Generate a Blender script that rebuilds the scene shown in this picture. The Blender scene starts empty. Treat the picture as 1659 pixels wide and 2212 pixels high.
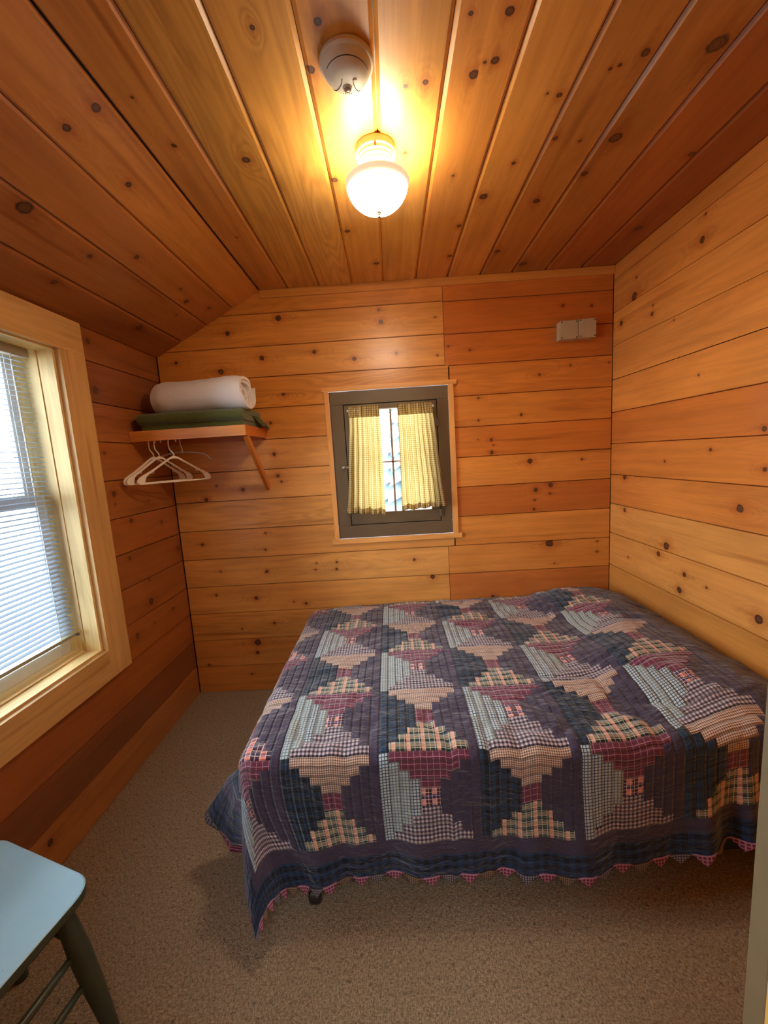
import bpy, bmesh, math, random
from mathutils import Vector, Matrix, noise
random.seed(7)
PI = math.pi
C = bpy.context.scene.collection
S = bpy.context.scene

LAMP = 95; BULB = 90; WORLD = 19; HALL_FILL = 28; EXPO = 0.12
# ------------------------------------------------------------------ helpers
def tag(o, label=None, cat=None, group=None, kind=None):
    if label: o['label'] = label
    if cat: o['category'] = cat
    if group: o['group'] = group
    if kind: o['kind'] = kind
    return o

def empty(name, loc=(0, 0, 0), label=None, cat=None, group=None, kind=None, rz=0):
    o = bpy.data.objects.new(name, None)
    o.empty_display_size = .05
    C.objects.link(o)
    o.location = loc
    o.rotation_euler = (0, 0, rz)
    return tag(o, label, cat, group, kind)

def link(name, bm, mat, parent=None, smooth=False, angle=None):
    me = bpy.data.meshes.new(name)
    bmesh.ops.recalc_face_normals(bm, faces=bm.faces)
    bm.to_mesh(me)
    bm.free()
    o = bpy.data.objects.new(name, me)
    for m in (mat if isinstance(mat, (list, tuple)) else [mat]):
        me.materials.append(m)
    C.objects.link(o)
    if smooth:
        for p in me.polygons:
            p.use_smooth = True
        if angle:
            try:
                me.set_sharp_from_angle(angle=math.radians(angle))
            except Exception:
                pass
    if parent:
        o.parent = parent
    return o

def box(bm, x0, x1, y0, y1, z0, z1, mi=0, bev=0.0, M=None):
    r = bmesh.ops.create_cube(bm, size=1)
    vs = r['verts']
    for v in vs:
        v.co = Vector(((x0 + x1) / 2 + v.co.x * (x1 - x0), (y0 + y1) / 2 + v.co.y * (y1 - y0), (z0 + z1) / 2 + v.co.z * (z1 - z0)))
    fs = set(f for v in vs for f in v.link_faces)
    for f in fs:
        f.material_index = mi
    if bev > 0:
        es = list(set(e for v in vs for e in v.link_edges))
        r2 = bmesh.ops.bevel(bm, geom=es, offset=bev, segments=2, affect='EDGES', profile=.6)
        vs = list(set(v for f in r2['faces'] for v in f.verts) | set(v for v in vs if v.is_valid))
        for v in vs:
            for f in v.link_faces:
                f.material_index = mi
    if M is not None:
        for v in vs:
            v.co = M @ v.co
    return vs

def quad(bm, pts, mi=0):
    f = bm.faces.new([bm.verts.new(p) for p in pts])
    f.material_index = mi
    return f

def tube(bm, pts, rad, n=10, mi=0, caps=True):
    pts = [Vector(p) for p in pts]
    rads = rad if isinstance(rad, (list, tuple)) else [rad] * len(pts)
    rings = []
    up = Vector((0, 0, 1))
    t0 = (pts[1] - pts[0]).normalized()
    if abs(t0.dot(up)) > .9:
        up = Vector((1, 0, 0))
    side = t0.cross(up).normalized()
    for i, p in enumerate(pts):
        if i == 0: t = pts[1] - pts[0]
        elif i == len(pts) - 1: t = pts[-1] - pts[-2]
        else: t = (pts[i + 1] - pts[i]).normalized() + (pts[i] - pts[i - 1]).normalized()
        t.normalize()
        side = (side - t * side.dot(t)).normalized()
        b = t.cross(side)
        rings.append([bm.verts.new(p + (side * math.cos(2 * PI * k / n) + b * math.sin(2 * PI * k / n)) * rads[i]) for k in range(n)])
    for a, b in zip(rings, rings[1:]):
        for k in range(n):
            f = bm.faces.new((a[k], a[(k + 1) % n], b[(k + 1) % n], b[k]))
            f.material_index = mi
    if caps:
        bm.faces.new(rings[0][::-1]).material_index = mi
        bm.faces.new(rings[-1]).material_index = mi

def lathe(bm, prof, cx=0, cy=0, n=48, mi=0, close=False):
    rings = []
    for r, z in prof:
        if r < 1e-5:
            rings.append([bm.verts.new((cx, cy, z))])
        else:
            rings.append([bm.verts.new((cx + r * math.cos(2 * PI * k / n), cy + r * math.sin(2 * PI * k / n), z)) for k in range(n)])
    for a, b in zip(rings, rings[1:]):
        for k in range(n):
            k2 = (k + 1) % n
            if len(a) == 1 and len(b) == 1: continue
            if len(a) == 1: f = bm.faces.new((a[0], b[k2], b[k]))
            elif len(b) == 1: f = bm.faces.new((a[k], a[k2], b[0]))
            else: f = bm.faces.new((a[k], a[k2], b[k2], b[k]))
            f.material_index = mi

def sstep(a, b, x):
    t = min(1, max(0, (x - a) / (b - a)))
    return t * t * (3 - 2 * t)

def srgb(r, g, b):
    return tuple(((c / 255) / 12.92 if c / 255 <= .04045 else ((c / 255 + .055) / 1.055) ** 2.4) for c in (r, g, b))

# ------------------------------------------------------------------ node helper
class N:
    def __init__(s, name):
        s.m = bpy.data.materials.new(name)
        s.m.use_nodes = True
        s.t = s.m.node_tree
        s.t.nodes.clear()
        s.out = s.t.nodes.new('ShaderNodeOutputMaterial')
    def n(s, ty, **kw):
        x = s.t.nodes.new(ty)
        for k, v in kw.items(): setattr(x, k, v)
        return x
    def put(s, sock, v):
        if isinstance(v, bpy.types.NodeSocket): s.t.links.new(v, sock)
        elif v is not None:
            if hasattr(sock, 'default_value') and hasattr(sock.default_value, '__len__') and not hasattr(v, '__len__'):
                v = (v, v, v) if len(sock.default_value) == 3 else (v, v, v, 1)
            elif hasattr(v, '__len__') and len(v) == 3 and len(sock.default_value) == 4:
                v = (*v, 1)
            sock.default_value = v
    def f(s, op, a, b=None, c=None, clamp=False):
        x = s.n('ShaderNodeMath', operation=op, use_clamp=clamp)
        s.put(x.inputs[0], a)
        if b is not None: s.put(x.inputs[1], b)
        if c is not None: s.put(x.inputs[2], c)
        return x.outputs[0]
    def add(s, a, b): return s.f('ADD', a, b)
    def sub(s, a, b): return s.f('SUBTRACT', a, b)
    def mul(s, a, b): return s.f('MULTIPLY', a, b)
    def lt(s, a, b): return s.f('LESS_THAN', a, b)
    def gt(s, a, b): return s.f('GREATER_THAN', a, b)
    def mx(s, a, b): return s.f('MAXIMUM', a, b)
    def mn(s, a, b): return s.f('MINIMUM', a, b)
    def fr(s, a): return s.f('FRACT', a)
    def fl(s, a): return s.f('FLOOR', a)
    def ab(s, a): return s.f('ABSOLUTE', a)
    def ss(s, a, b, x):
        r = s.n('ShaderNodeMapRange', interpolation_type='SMOOTHSTEP')
        s.put(r.inputs[0], x); s.put(r.inputs[1], a); s.put(r.inputs[2], b)
        r.inputs[3].default_value = 0; r.inputs[4].default_value = 1
        return r.outputs[0]
    def vec(s, x, y, z=0.0):
        c = s.n('ShaderNodeCombineXYZ')
        s.put(c.inputs[0], x); s.put(c.inputs[1], y); s.put(c.inputs[2], z)
        return c.outputs[0]
    def xyz(s, v):
        c = s.n('ShaderNodeSeparateXYZ'); s.put(c.inputs[0], v)
        return c.outputs[0], c.outputs[1], c.outputs[2]
    def uv(s, name):
        u = s.n('ShaderNodeUVMap', uv_map=name)
        return s.xyz(u.outputs[0])
    def noise(s, v, scale=1.0, det=2.0, rough=.5, dist=0.0):
        x = s.n('ShaderNodeTexNoise')
        s.put(x.inputs['Vector'], v); x.inputs['Scale'].default_value = scale
        x.inputs['Detail'].default_value = det; x.inputs['Roughness'].default_value = rough
        x.inputs['Distortion'].default_value = dist
        return x.outputs[0]
    def mix(s, fac, a, b, bt='MIX'):
        x = s.n('ShaderNodeMix', data_type='RGBA', blend_type=bt)
        s.put(x.inputs[0], fac); s.put(x.inputs[6], a); s.put(x.inputs[7], b)
        return x.outputs[2]
    def attr(s, name):
        x = s.n('ShaderNodeAttribute', attribute_name=name)
        return x
    def obj(s):
        return s.n('ShaderNodeTexCoord').outputs['Object']
    def bump(s, h, strength=.3, dist=.01):
        b = s.n('ShaderNodeBump'); b.inputs['Strength'].default_value = strength
        b.inputs['Distance'].default_value = dist; s.put(b.inputs['Height'], h)
        return b.outputs[0]
    def bsdf(s, col, rough=.5, metal=0, normal=None, spec=.5, **kw):
        b = s.n('ShaderNodeBsdfPrincipled')
        s.put(b.inputs['Base Color'], col); s.put(b.inputs['Roughness'], rough)
        b.inputs['Metallic'].default_value = metal
        s.put(b.inputs['Specular IOR Level'], spec)
        if normal is not None: s.put(b.inputs['Normal'], normal)
        for k, v in kw.items(): s.put(b.inputs[k.replace('_', ' ')], v)
        s.t.links.new(b.outputs[0], s.out.inputs[0])
        return b

def plain(name, rgb, rough=.5, metal=0, var=.08, scale=30, bmp=.0, spec=.5, **kw):
    m = N(name)
    nz = m.noise(m.obj(), scale, 3)
    col = m.mix(nz, [c * (1 - var) for c in rgb], [min(1, c * (1 + var)) for c in rgb])
    nr = m.bump(m.noise(m.obj(), scale * 4, 3), bmp, .002) if bmp else None
    m.bsdf(col, rough, metal, nr, spec, **kw)
    return m.m

# ------------------------------------------------------------------ wood
def wood_material(name, rough=.38, knots=True, coat=.0, bumpk=.25, dark=.45):
    m = N(name)
    u, v, _ = m.uv('grain')
    base = m.attr('tone').outputs['Color']
    fig = m.attr('figure').outputs['Fac']
    warm = m.noise(m.vec(m.mul(u, 1.0), m.mul(v, 5.0), 3.1), 1.0, 2)
    F = m.noise(m.vec(m.mul(u, .85), m.mul(v, 7.0), .7), 1.0, 2.2, .45, .25)
    if knots:
        ku, kv, _ = m.uv('knot')
        kd = m.f('SQRT', m.add(m.mul(ku, ku), m.mul(kv, kv)))
        wob = m.noise(m.vec(m.mul(u, 70), m.mul(v, 70)), 1.0, 2)
        kd = m.mul(kd, m.add(.62, m.mul(wob, .62)))
        kd = m.mul(kd, m.add(.8, m.mul(m.noise(m.vec(m.mul(u, 9), m.mul(v, 9), 8.0), 1.0, 1), .55)))
        # grain lines flow round the knot
        k2 = m.f('SQRT', m.add(m.mul(m.mul(ku, ku), .22), m.mul(kv, kv)))
        bumpf = m.f('EXPONENT', m.mul(m.mul(k2, k2), -.16))
        F = m.add(F, m.mul(bumpf, .22))
    # contour lines of a stretched field read as flat-sawn pine figure
    ln = m.f('SINE', m.mul(F, 95.0))
    ln = m.f('POWER', m.add(.5, m.mul(ln, .5)), 1.6)
    fib = m.noise(m.vec(m.mul(u, 5), m.mul(v, 260), 1.3), 1.0, 3)
    stk = m.noise(m.vec(m.mul(u, 1.1), m.mul(v, 34), 5.3), 1.0, 3)
    blot = m.noise(m.vec(m.mul(u, 2.2), m.mul(v, 7), 9.0), 1.0, 3, .55)
    lamt = m.mul(ln, m.add(.16, m.mul(fig, .85)))
    val = m.add(m.mul(lamt, dark), m.add(m.mul(m.sub(stk, .45), 1.25), m.mul(m.sub(fib, .5), .45)))
    val = m.add(val, m.mul(m.sub(blot, .5), 1.5))
    val = m.f('ADD', m.mul(val, .62), .18, clamp=True)
    lightc = m.mix(1.0, base, (1.16, 1.12, 1.02, 1), 'MULTIPLY')
    darkc = m.mix(1.0, base, (.48, .37, .24, 1), 'MULTIPLY')
    col = m.mix(val, lightc, darkc)
    rg = m.mul(m.sub(warm, .5), .9)
    col = m.mix(m.f('MULTIPLY', rg, 1.0, clamp=True), col, m.mix(1.0, base, (1.04, .80, .55, 1), 'MULTIPLY'))
    # occasional darker resin streak
    res = m.noise(m.vec(m.mul(u, .9), m.mul(v, 16), 15.0), 1.0, 2)
    res = m.ss(.62, .76, res)
    col = m.mix(m.mul(res, .6), col, m.mix(1.0, base, (.42, .25, .14, 1), 'MULTIPLY'))
    h = m.mul(val, -1.0)
    if knots:
        tail = m.f('EXPONENT', m.mul(m.add(m.mul(m.mul(ku, ku), .035), m.mul(m.mul(kv, kv), .9)), -1.0))
        tail = m.mul(tail, m.ss(.35, .65, m.noise(m.vec(m.mul(u, 14), m.mul(v, 60), 2.0), 1.0, 2)))
        col = m.mix(m.mul(tail, .55), col, m.mix(1.0, base, (.45, .24, .11, 1), 'MULTIPLY'))
        halo = m.sub(1.0, m.ss(.9, 3.2, kd))
        col = m.mix(m.mul(halo, .42), col, m.mix(1.0, base, (.62, .34, .16, 1), 'MULTIPLY'))
        core = m.sub(1.0, m.ss(.72, 1.02, kd))
        rings = m.add(.5, m.mul(m.f('SINE', m.mul(kd, 17)), .5))
        kcol = m.mix(rings, (.034, .010, .004, 1), (.125, .040, .012, 1))
        inner = m.sub(1.0, m.ss(.2, .6, kd))
        kcol = m.mix(m.mul(inner, .55), kcol, (.16, .065, .025, 1))
        col = m.mix(core, col, kcol)
    nrm = m.bump(h, bumpk, .0012)
    r = m.add(rough, m.mul(m.sub(blot, .5), .22))
    b = m.bsdf(col, r, 0, nrm, .42)
    if coat:
        b.inputs['Coat Weight'].default_value = coat
        b.inputs['Coat Roughness'].default_value = .30
    return m.m

WOOD = wood_material('varnished_pine', coat=.55)
WOOD_C = wood_material('ceiling_pine', rough=.42, coat=.12)
PALE = wood_material('pale_pine', rough=.5, bumpk=.15, dark=.3)
GAP = plain('dark_gap', (.012, .006, .003), .9)

class Wood:
    """collects planed boards (front face, eased edges) with grain, knot and tone data into one mesh"""
    def __init__(s):
        s.V = []; s.F = []; s.G = []; s.K = []; s.T = []; s.Fg = []
    def face(s, P, G, K, tone, fig):
        i = len(s.V)
        s.V += [tuple(p) for p in P]
        s.F.append(tuple(range(i, i + len(P))))
        s.G += G; s.K += K
        s.T += [(*[max(.001, c * q) ** .92 for c, q in zip(tone, (.99, 1.055, .97))], 1)] * len(P)
        s.Fg += [fig] * len(P)
    def board(s, fr, u0, u1, v0, v1, tone, fig, off, knots=(), bw=.003, bd=.006, ends=(1, 1), sides=(1, 1)):
        O, U, Vv, Nn = fr
        e0 = bw * .5 if ends[0] else 0; e1 = bw * .5 if ends[1] else 0
        s0 = bw if sides[0] else 0; s1 = bw if sides[1] else 0
        a0, a1, b0, b1 = u0 + e0, u1 - e1, v0 + s0, v1 - s1
        P = lambda u, v, n: O + U * u + Vv * v + Nn * n
        Gf = lambda u, v: (u + off[0], v + off[1])
        ks = sorted([k for k in knots if u0 < k[0] < u1 and v0 < k[1] < v1])
        groups = []
        for k in ks:
            if groups and abs(k[0] - groups[-1][-1][0]) < 2.0 * (k[2] + groups[-1][-1][2]): groups[-1].append(k)
            else: groups.append([k])
        cells = []
        cu = a0
        for gi, g in enumerate(groups):
            nu = a1 if gi == len(groups) - 1 else (g[-1][0] + groups[gi + 1][0][0]) / 2
            g2 = sorted(g, key=lambda k: k[1])
            cv = b0
            for ki, k in enumerate(g2):
                nv = b1 if ki == len(g2) - 1 else (k[1] + g2[ki + 1][1]) / 2
                cells.append((cu, nu, cv, nv, k)); cv = nv
            cu = nu
        if not groups: cells.append((a0, a1, b0, b1, None))
        def add(q, k):
            # q: list of (u,v,n)
            K = [((u - k[0]) / k[2], (v - k[1]) / k[2]) if k else (99, 99) for u, v, n in q]
            s.face([P(*c) for c in q], [Gf(u, v) for u, v, n in q], K, tone, fig)
        for (c0, c1, d0, d1, k) in cells:
            add([(c0, d0, 0), (c1, d0, 0), (c1, d1, 0), (c0, d1, 0)], k)
            if d0 == b0 and sides[0]: add([(c0, v0 + .0008, -bd), (c1, v0 + .0008, -bd), (c1, b0, 0), (c0, b0, 0)], k)
            if d1 == b1 and sides[1]: add([(c0, b1, 0), (c1, b1, 0), (c1, v1 - .0008, -bd), (c0, v1 - .0008, -bd)], k)
        if ends[0]: add([(u0 + .0003, v0, -bd), (a0, b0, 0), (a0, b1, 0), (u0 + .0003, v1, -bd)], None)
        if ends[1]: add([(a1, b0, 0), (u1 - .0003, v0, -bd), (u1 - .0003, v1, -bd), (a1, b1, 0)], None)
    def solid(s, x0, x1, y0, y1, z0, z1, axis, tone, fig=.15, knots=(), bev=.002):
        """closed board in world axes, grain along axis"""
        c = [(x0, x1), (y0, y1), (z0, z1)]
        off = (random.uniform(0, 50), random.uniform(0, 50))
        for ax in range(3):
            for sd in (0, 1):
                ia, ib = [i for i in range(3) if i != ax]
                if axis == ax: ga, gb = ia, ib
                else: ga = axis; gb = [i for i in (ia, ib) if i != axis][0]
                qs = [(0, 0), (1, 0), (1, 1), (0, 1)]
                P = []; G = []; K = []
                for qa, qb in qs:
                    p = [0, 0, 0]
                    p[ax] = c[ax][sd]; p[ga] = c[ga][qa]; p[gb] = c[gb][qb]
                    P.append(Vector(p))
                    G.append((p[ga] + off[0] + ax * .37, p[gb] + off[1] + ax * .29))
                    kk = None
                    for k in knots:
                        if k[0] == ax: kk = k
                    K.append(((p[ga] - kk[1]) / kk[3], (p[gb] - kk[2]) / kk[3]) if kk else (99, 99))
                s.face(P, G, K, tone, fig)
    def rawbox(s, x0, x1, y0, y1, z0, z1):
        s.solid(x0, x1, y0, y1, z0, z1, 1, (.006, .003, .002), 0)
    def build(s, name, mat, parent=None, xf=None):
        me = bpy.data.meshes.new(name)
        V = s.V if xf is None else [tuple(xf @ Vector(v)) for v in s.V]
        me.from_pydata(V, [], s.F)
        g = me.uv_layers.new(name='grain'); k = me.uv_layers.new(name='knot')
        g.data.foreach_set('uv', [c for p in s.G for c in p])
        k.data.foreach_set('uv', [c for p in s.K for c in p])
        t = me.color_attributes.new('tone', 'FLOAT_COLOR', 'CORNER')
        t.data.foreach_set('color', [c for p in s.T for c in p])
        f = me.attributes.new('figure', 'FLOAT', 'CORNER')
        f.data.foreach_set('value', s.Fg)
        me.materials.append(mat)
        me.update()
        o = bpy.data.objects.new(name, me)
        C.objects.link(o)
        if parent: o.parent = parent
        return o

def tone(kind, rnd=random):
    P = {'back': [(212, 134, 62), (205, 122, 52), (219, 144, 72), (198, 113, 46), (208, 126, 58)],
         'backr': [(202, 112, 44), (208, 122, 52), (192, 100, 38), (205, 116, 46)],
         'right': [(214, 134, 62), (206, 124, 54), (218, 142, 70), (203, 118, 50)],
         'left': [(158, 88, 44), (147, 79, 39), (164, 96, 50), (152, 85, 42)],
         'ceil': [(198, 126, 58), (190, 116, 50), (204, 134, 64), (184, 112, 48)],
         'pale': [(240, 210, 158), (236, 204, 150), (243, 215, 166)]}[kind]  # jamb and sill pine, lightened: window daylight is put into the tone
    c = rnd.choice(P); k = rnd.uniform(.94, 1.05)
    return srgb(*[min(250, x * k) for x in c])

def plank_run(W, fr, u0, u1, seams, kind, knots, hole=None, over=None, bw=.003, bd=.006, ends=(0, 0)):
    """boards between successive seams; hole=(u0,u1,v0,v1) is cut out"""
    over = over or {}
    for i, (v0, v1) in enumerate(zip(seams, seams[1:])):
        tn, fg = tone(kind), random.choice([.05, .12, .2, .3, .5])
        if i in over:
            if over[i][0]: tn = srgb(*over[i][0])
            if over[i][1] is not None: fg = over[i][1]
        off = (random.uniform(0, 60), random.uniform(0, 60))
        kw = dict(knots=knots, bw=bw, bd=bd)
        if hole and v1 > hole[2] and v0 < hole[3] and u1 > hole[0] and u0 < hole[1]:
            a, b = max(v0, hole[2]), min(v1, hole[3])
            if a > v0: W.board(fr, u0, u1, v0, a, tn, fg, off, sides=(1, 0), ends=ends, **kw)
            if b < v1: W.board(fr, u0, u1, b, v1, tn, fg, off, sides=(0, 1), ends=ends, **kw)
            sd = (a == v0, b == v1)
            if u0 < hole[0]: W.board(fr, u0, hole[0], a, b, tn, fg, off, sides=sd, ends=(ends[0], 0), **kw)
            if u1 > hole[1]: W.board(fr, hole[1], u1, a, b, tn, fg, off, sides=sd, ends=(0, ends[1]), **kw)
        else:
            W.board(fr, u0, u1, v0, v1, tn, fg, off, ends=ends, **kw)
KB = [(-0.57,2.19,0.0161),(-0.86,2.128,0.0141),(-0.005,2.133,0.015),(-0.681,1.985,0.0153),(-0.385,2.0,0.013),(-0.166,1.949,0.013),(0.069,1.963,0.0087),(-1.166,1.989,0.0088),(-0.667,1.629,0.0089),(-0.664,1.452,0.0113),(-0.579,1.784,0.0132),(-0.867,1.259,0.0125),(-0.654,1.326,0.0113),(-0.637,1.292,0.008),(-1.089,1.213,0.0138),(-1.02,1.289,0.0068),(-1.145,0.946,0.0105),(-0.761,0.995,0.0069),(-0.771,0.895,0.0081),(-0.352,0.794,0.0082),(-0.356,0.752,0.0082),(0.11,0.783,0.0093),(-0.776,0.761,0.0106),(-0.473,0.794,0.0058),(-0.482,0.756,0.0058),(-1.056,0.777,0.0059),(0.215,0.671,0.0163),(-0.08,2.326,0.0096),(0.13,2.31,0.0085),(0.38,2.306,0.0106),(-0.014,2.196,0.0075),(0.292,2.139,0.0053),(0.296,1.938,0.0065),(-0.919,1.926,0.0176),(0.582,1.458,0.0111),(0.593,1.427,0.0056),(0.583,1.387,0.0123),(0.508,1.463,0.0044),(0.799,1.324,0.0157),(1.095,1.317,0.0067),(0.917,1.18,0.0158),(0.913,1.131,0.0068),(0.831,1.157,0.0135),(0.825,1.099,0.0068),(0.82,1.045,0.0102),(0.908,0.838,0.0253),(1.187,0.772,0.0069),(1.187,0.833,0.0057),(0.936,0.714,0.0058),(0.754,1.587,0.0088),(0.513,1.57,0.0077),(0.516,1.693,0.0066),(0.569,0.531,0.0094),(0.987,2.153,0.0085),(1.142,2.143,0.0074),(0.358,1.982,0.0065),(0.476,1.954,0.0065),(1.028,1.838,0.0076),(0.858,1.799,0.0087),(0.639,2.315,0.0127),(1.239,1.841,0.0054),(-1.098,0.63,0.0083),(-1.054,0.776,0.007),(-0.778,0.76,0.0106),(-0.857,0.599,0.013),(-0.63,0.564,0.0059),(-0.557,0.549,0.0095),(-0.964,0.409,0.006),(-0.762,0.435,0.0095),(-0.877,0.315,0.0204),(-0.886,0.249,0.0121),(-1.195,0.182,0.0085),(-0.935,0.11,0.0073)]
KR = [(1.711,2.159,0.0137),(1.699,2.244,0.0067),(2.134,2.196,0.0067),(2.147,2.113,0.0233),(2.005,1.983,0.0109),(2.0,2.02,0.0063),(2.258,2.02,0.0144),(1.855,1.908,0.0051),(1.699,1.648,0.0047),(1.382,1.28,0.0092),(1.47,1.135,0.0185),(2.198,1.214,0.0169),(1.619,1.349,0.0077),(1.883,1.301,0.0063),(1.394,1.415,0.0105),(2.192,1.033,0.0128),(1.852,0.909,0.02),(1.905,0.859,0.0141),(2.149,0.78,0.0064),(1.731,0.809,0.012),(1.757,0.729,0.0158),(1.604,0.791,0.0056),(1.366,0.756,0.0192)]
KL = [(1.825,1.305,0.0144),(1.824,1.259,0.0063),(1.919,1.166,0.0152),(2.17,1.118,0.0108),(1.868,0.99,0.0113),(2.301,0.939,0.0173),(1.805,1.492,0.007),(2.08,1.249,0.0061),(1.993,0.846,0.0101),(1.808,1.971,0.0152),(1.807,1.766,0.0172),(1.983,0.731,0.0202),(2.17,0.627,0.0144),(1.994,0.848,0.0091),(1.841,0.611,0.0152),(1.985,0.614,0.0061),(1.231,0.123,0.0138)]
KC = [(1.002,-0.243,0.007),(1.001,-0.101,0.011),(1.107,-0.137,0.0123),(1.141,-0.696,0.0129),(1.138,-0.788,0.0118),(1.366,-0.773,0.0115),(1.302,-0.577,0.0095),(1.238,-1.038,0.0263),(1.505,-1.052,0.0097),(1.379,-0.392,0.0143),(1.141,-0.597,0.0053),(1.509,-1.214,0.0131),(1.631,-0.946,0.0105),(2.043,-0.967,0.0156),(2.199,-0.92,0.0108),(1.939,-0.936,0.0074),(2.008,-1.221,0.0199),(1.799,-0.581,0.0058),(2.091,-1.056,0.0057),(1.5,-0.132,0.0141),(1.813,-0.122,0.0135),(2.112,-0.011,0.0136),(1.165,0.146,0.0094),(1.172,0.095,0.0065),(1.401,0.103,0.0072),(1.523,0.272,0.0071),(1.013,0.315,0.011),(1.011,0.23,0.0065),(1.122,0.31,0.0112),(1.125,0.287,0.0056),(1.154,0.266,0.0151),(1.235,0.513,0.0094),(1.227,0.478,0.0043),(1.39,0.564,0.01),(1.408,0.648,0.0065),(1.703,0.619,0.0142),(1.134,0.679,0.0136),(1.162,0.633,0.0064),(1.17,0.613,0.0059),(1.127,0.845,0.0251),(1.407,0.756,0.0216),(1.564,0.735,0.0146),(1.506,1.062,0.0123),(2.078,0.568,0.0177),(2.232,0.739,0.0238),(1.485,0.465,0.0077),(1.652,0.404,0.019),(2.09,0.344,0.0134),(1.959,1.161,0.0206),(1.835,0.345,0.0116)]
# ------------------------------------------------------------------ room shell
D = 2.334; XL = -1.275; XR = 1.26; ZC = 2.335; XS = -.66; ZS = 2.02; YF = .34
def backing(W, boxes):
    for b in boxes: W.rawbox(*b)

# back wall: left run and right run of boards with a butt joint above and below the small window
fr = (Vector((0, D, 0)), Vector((1, 0, 0)), Vector((0, 0, 1)), Vector((0, -1, 0)))
W = Wood()
seam = [0, .171, .342, .513, .683, .853, 1.026, 1.198, 1.368, 1.538, 1.710, 1.879, 2.045, 2.216, 2.36]
seam_l = [z + (.004 if i > 9 else 0) for i, z in enumerate(seam)]
hole2 = (-.335, .36, .925, 1.79)
ov_l = {0: ((196, 118, 54), .3), 1: ((198, 122, 58), .2), 2: ((208, 138, 70), .75), 3: ((212, 144, 76), .2), 4: ((214, 148, 80), .3),
        5: ((208, 140, 74), .3), 6: ((214, 150, 84), .85), 7: ((212, 146, 80), .2), 8: ((214, 148, 82), .2), 9: ((212, 138, 66), .3),
        10: ((212, 136, 62), .9), 11: ((218, 144, 70), .25), 12: ((214, 140, 66), .35), 13: ((208, 132, 60), .5)}
ov_r = {5: ((208, 130, 60), .15), 6: ((182, 98, 42), .1), 7: ((212, 130, 58), .2), 8: ((200, 112, 46), .1), 9: ((210, 126, 54), .25),
        10: ((206, 120, 50), .5), 11: ((194, 104, 40), .3), 12: ((188, 98, 38), .15), 13: ((196, 108, 44), .3), 4: ((206, 130, 62), .2), 3: ((190, 108, 50), .2)}
jx = [.315] * 5 + [.36] * 6 + [.336] * 3
for i in range(14):
    plank_run(W, fr, XL + .006, jx[i], seam_l[i:i + 2], 'back', KB, hole=hole2, over={0: ov_l.get(i, (None, None))}, ends=(0, 1))
    if i in (11, 12, 13, 0, 1, 2, 3, 4):
        plank_run(W, fr, jx[i], XR - .004, seam[i:i + 2], 'backr', KB, over={0: ov_r.get(i, (None, None))}, ends=(1, 0))
    else:
        plank_run(W, fr, .352, XR - .004, seam[i:i + 2], 'backr', KB, over={0: ov_r.get(i, (None, None))}, ends=(0, 0))
y0, y1 = D + .0065, D + .11
backing(W, [(XL - .2, hole2[0], y0, y1, 0, 2.5), (hole2[1], XR + .15, y0, y1, 0, 2.5), (hole2[0], hole2[1], y0, y1, 0, hole2[2]), (hole2[0], hole2[1], y0, y1, hole2[3], 2.5)])
tag(W.build('wall_back', WOOD), kind='structure')

# right wall
fr = (Vector((XR, 0, 0)), Vector((0, 1, 0)), Vector((0, 0, 1)), Vector((-1, 0, 0)))
W = Wood()
seam_r = [0, .172, .345, .518, .694, .883, 1.055, 1.222, 1.394, 1.567, 1.744, 1.922, 2.095, 2.262, 2.40]
ov = {3: ((196, 128, 62), .15), 4: ((212, 142, 74), .2), 5: ((212, 144, 76), .15), 6: ((204, 122, 56), .3), 7: ((206, 120, 52), .3), 8: ((198, 110, 46), .05),
      9: ((214, 132, 60), .25), 10: ((212, 132, 62), .25), 11: ((214, 134, 62), .3), 12: ((206, 124, 56), .4), 13: ((200, 118, 52), .3)}
for i in range(14):
    plank_run(W, fr, YF, D, seam_r[i:i + 2], 'right', KR, over={0: ov.get(i, (None, None))}, bw=.0028 if i < 10 else .0012, bd=.006 if i < 10 else .003)
backing(W, [(XR + .0065, XR + .11, YF - .15, D + .1, 0, 2.5)])
tag(W.build('wall_right', WOOD), kind='structure')

# left wall with the big window opening
fr = (Vector((XL, 0, 0)), Vector((0, 1, 0)), Vector((0, 0, 1)), Vector((1, 0, 0)))
W = Wood()
seam_w = [0, .175, .34, .513, .683, .856, 1.02, 1.19, 1.365, 1.54, 1.71, 1.886, 2.06]
hole1 = (.72, 1.62, .63, 1.905)
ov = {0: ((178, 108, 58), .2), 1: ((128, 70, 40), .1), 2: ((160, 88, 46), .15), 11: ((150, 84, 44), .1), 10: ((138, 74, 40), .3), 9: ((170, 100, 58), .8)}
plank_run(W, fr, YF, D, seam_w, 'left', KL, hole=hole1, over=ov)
x0, x1 = XL - .11, XL - .0065
backing(W, [(x0, x1, YF - .15, hole1[0], 0, 2.1), (x0, x1, hole1[1], D + .1, 0, 2.1), (x0, x1, hole1[0], hole1[1], 0, hole1[2]), (x0, x1, hole1[0], hole1[1], hole1[3], 2.1)])
tag(W.build('wall_left', WOOD), kind='structure')

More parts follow.
